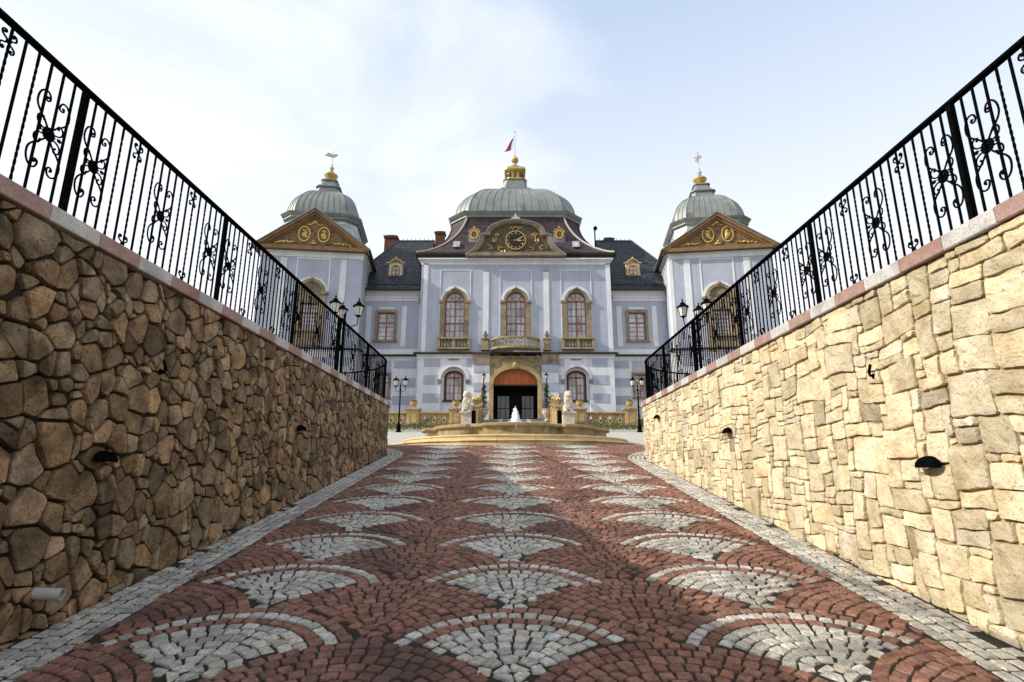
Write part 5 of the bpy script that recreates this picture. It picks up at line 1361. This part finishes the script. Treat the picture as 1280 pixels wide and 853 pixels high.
    m = MB(); m.prism(tri(.86, 0, .3), -.12, .3); part(m, 'pediment_field', 'pedi_l', X)
    m = MB(); o3 = tri(1, 0, 0); 
    hh = H+OH; th = .42; sl_ = (za-zb0)/hh
    for sx in (-1, 1):
        for off, y0, tt in ((0, -OH, .24), (.24, -OH+.16, .20), (.44, -OH+.32, .14)):
            A = [(sx*hh, zb0+.0-off+.0), (0, za-off), (0, za-off-tt), (sx*(hh-.0), zb0-off-tt)]
            lo = zb0+.0
            # clip to stay above the base line
            xa = (za-off-lo)/sl_; xb = (za-off-tt-lo)/sl_
            m.prism([(sx*xa, lo), (0, za-off), (0, za-off-tt+.002), (sx*xb, lo)][::sx], y0, .2)
    part(m, 'pediment_moulding', 'pedi_l', X)
    m = MB(); m.box(-hh+.06, hh-.06, -OH+.03, .2, zb0-.14, zb0+.14); m.box(-hh+.35, hh-.35, -OH+.2, .2, zb0+.141, zb0+.26); part(m, 'pediment_sill', 'pedi_l', X)
    m = MB()
    for sx in (-1, 1):
        v = [(sx*(hh+.05), -OH-.06, zb0-.02), (0, -OH-.06, za+.04), (0, TW+.3, za+.04), (sx*(hh+.05), TW+.3, zb0-.02)]; v2 = [(x, y, z_+.09) for x, y, z_ in v]
        m.add(v+v2, [(0, 1, 2, 3), (4, 7, 6, 5), (0, 4, 5, 1), (3, 2, 6, 7), (0, 3, 7, 4)])
    part(m, 'gable_roof', 'zinc', X, smooth=0)
    m = MB()
    for sx in (-1, 1): m.add([(sx*hh, -OH, zb0-.15), (sx*hh, TW+.3, zb0-.15), (sx*H, TW+.3, zb0-.05), (sx*H, -OH, zb0-.05), (sx*hh, -OH, zb0), (sx*hh, TW+.3, zb0)], [(0, 1, 2, 3), (0, 4, 5, 1)])
    part(m, 'soffit', 'eave', X)
    m = MB()
    zo = zb0+1.25
    for sx in (-1, 1):
        q = 18; c = (sx*.74, zo)
        m.strip([(c[0]+.47*cos(2*pi*i/q), c[1]+.66*sin(2*pi*i/q)) for i in range(q)], [(c[0]+.39*cos(2*pi*i/q), c[1]+.57*sin(2*pi*i/q)) for i in range(q)], -.22, -.1, closed=True)
        for k in range(9): m.sphere((c[0]+U(-.18, .18), -.17, c[1]+U(-.34, .34)), (U(.06, .13), .05, U(.06, .15)), 7, 5)
        m.sphere((c[0], -.2, c[1]+.28), (.1, .08, .12), 8, 5); m.sphere((c[0], -.18, c[1]-.05), (.17, .08, .25), 8, 5)
        for k in range(5): m.sphere((sx*(1.7+k*.28), -.16, zb0+.55-.03*k+.06*(k % 2)), (.13, .06, .10), 7, 5)
        m.tube([(sx*1.4, -.17, zb0+.6), (sx*1.8, -.17, zb0+.48), (sx*2.3, -.17, zb0+.62), (sx*2.7, -.17, zb0+.45)], .05, 5)
        m.tube([(sx*.1, -.17, zo+.95), (sx*.35, -.17, zo+.78), (sx*.55, -.17, zo+.85)], .06, 5)
    m.sphere((0, -.18, zo+1.05), (.2, .08, .13), 8, 5); m.sphere((0, -.18, zb0+.5), (.25, .08, .12), 8, 5); m.sphere((0, -.18, zb0+.7), (.1, .08, .1), 8, 5)
    part(m, 'gilded_cartouches', 'gold', X, smooth=60)
    m = MB()
    for k in range(60):
        x, z = U(-3.0, 3.0), zb0+U(.35, 2.6)
        if abs(x) > (2.75-(z-zb0))*1.15 or (abs(abs(x)-.74) < .4 and abs(z-zo) < .6): continue
        m.sphere((x, -.13, z), (U(.08, .2), .05, U(.05, .12)), 7, 4)
    part(m, 'stone_ornament', 'relief', X, smooth=60, kind='stuff')
    # drum, dome and finial
    T2 = X @ Matrix.Translation((0, 3.95, 0)); a0, c0 = 2.92, .85
    zd = 20.2 if sd < 0 else 19.8
    m = MB(); m.loft([csq(a0+.35, c0, zb0+.3), csq(a0+.1, c0, zb0+1.2), csq(a0-.05, c0, zd)]); part(m, 'drum', 'zinc_light', T2, smooth=20)
    m = MB()
    for sx in (-1, 1):
        for sy in (-1, 1):
            for u_, v_ in ((a0-c0, a0), (a0, a0-c0)): m.tube([(sx*(u_+.3), sy*(v_+.3), zb0+.3), (sx*(u_+.05), sy*(v_+.05), zb0+1.2), (sx*(u_-.1), sy*(v_-.1), zd)], .05, 5)
    part(m, 'drum_seams', 'zinc', T2)
    m = MB(); m.loft([csq(a0, c0, zd-.1), csq(a0+.12, c0, zd+.02), csq(a0+.10, c0, zd+.14), csq(a0+.28, c0+.05, zd+.34), csq(a0+.32, c0+.05, zd+.44), csq(a0, c0, zd+.56)]); part(m, 'dome_cornice', 'zinc', T2)
    dome(T2, zd+.52, 2.95, a0-.08, c0, .72, 8, rib=.042)
    z = zd+3.35
    m = MB(); m.loft([csq(1.25, .3, z-.2), csq(1.2, .3, z), csq(.98, .25, z+.12), csq(.92, .25, z+.55), csq(1.05, .25, z+.62), csq(1.05, .25, z+.70), csq(.82, .2, z+.78), csq(.62, .2, z+1.35), csq(.72, .2, z+1.42), csq(.70, .2, z+1.5), csq(.3, .1, z+1.55)]); part(m, 'finial_base', 'zinc', T2, smooth=20)
    z += 1.62; m = MB(); m.lathe([(.22, -.1), (.30, .12), (.55, .42), (.60, .55), (.58, .62), (.30, .78)], (0, 0, z), 14); part(m, 'finial_bulb', 'gold', T2)
    m = MB(); m.lathe([(.30, .76), (.18, .95), (.10, 1.1)], (0, 0, z), 10); part(m, 'finial_neck', 'zinc', T2)
    m = MB(); m.lathe([(.09, 1.08), (.16, 1.18), (.20, 1.30), (.13, 1.42), (.05, 1.5), (.08, 1.6), (.02, 1.75), (.02, 3.1)], (0, 0, z), 10)
    if sd < 0: m.prism([(-.7, 2.55), (-.35, 2.45), (.1, 2.35), (.45, 2.6), (.35, 2.75), (0, 2.68), (-.4, 2.85)], -.02, .02)
    else:
        m.box(-.05, .05, -.02, .02, 2.2, 3.3); m.box(-.35, .35, -.02, .02, 2.75, 2.85); m.prism([(-.3, 2.45), (0, 2.3), (.3, 2.95), (0, 3.05)], -.015, .015)
    for v_i in range(len(m.v)):
        x_, y_, z_ = m.v[v_i]
        if z_ < 5: m.v[v_i] = (x_, y_, z_+z)
    part(m, 'weather_vane', 'hip', T2)
tower(-1); tower(1)
print('TRIS', sum(len(o.data.polygons) for o in bpy.data.objects if o.type == 'MESH'), 'OBJ', len(bpy.data.objects))
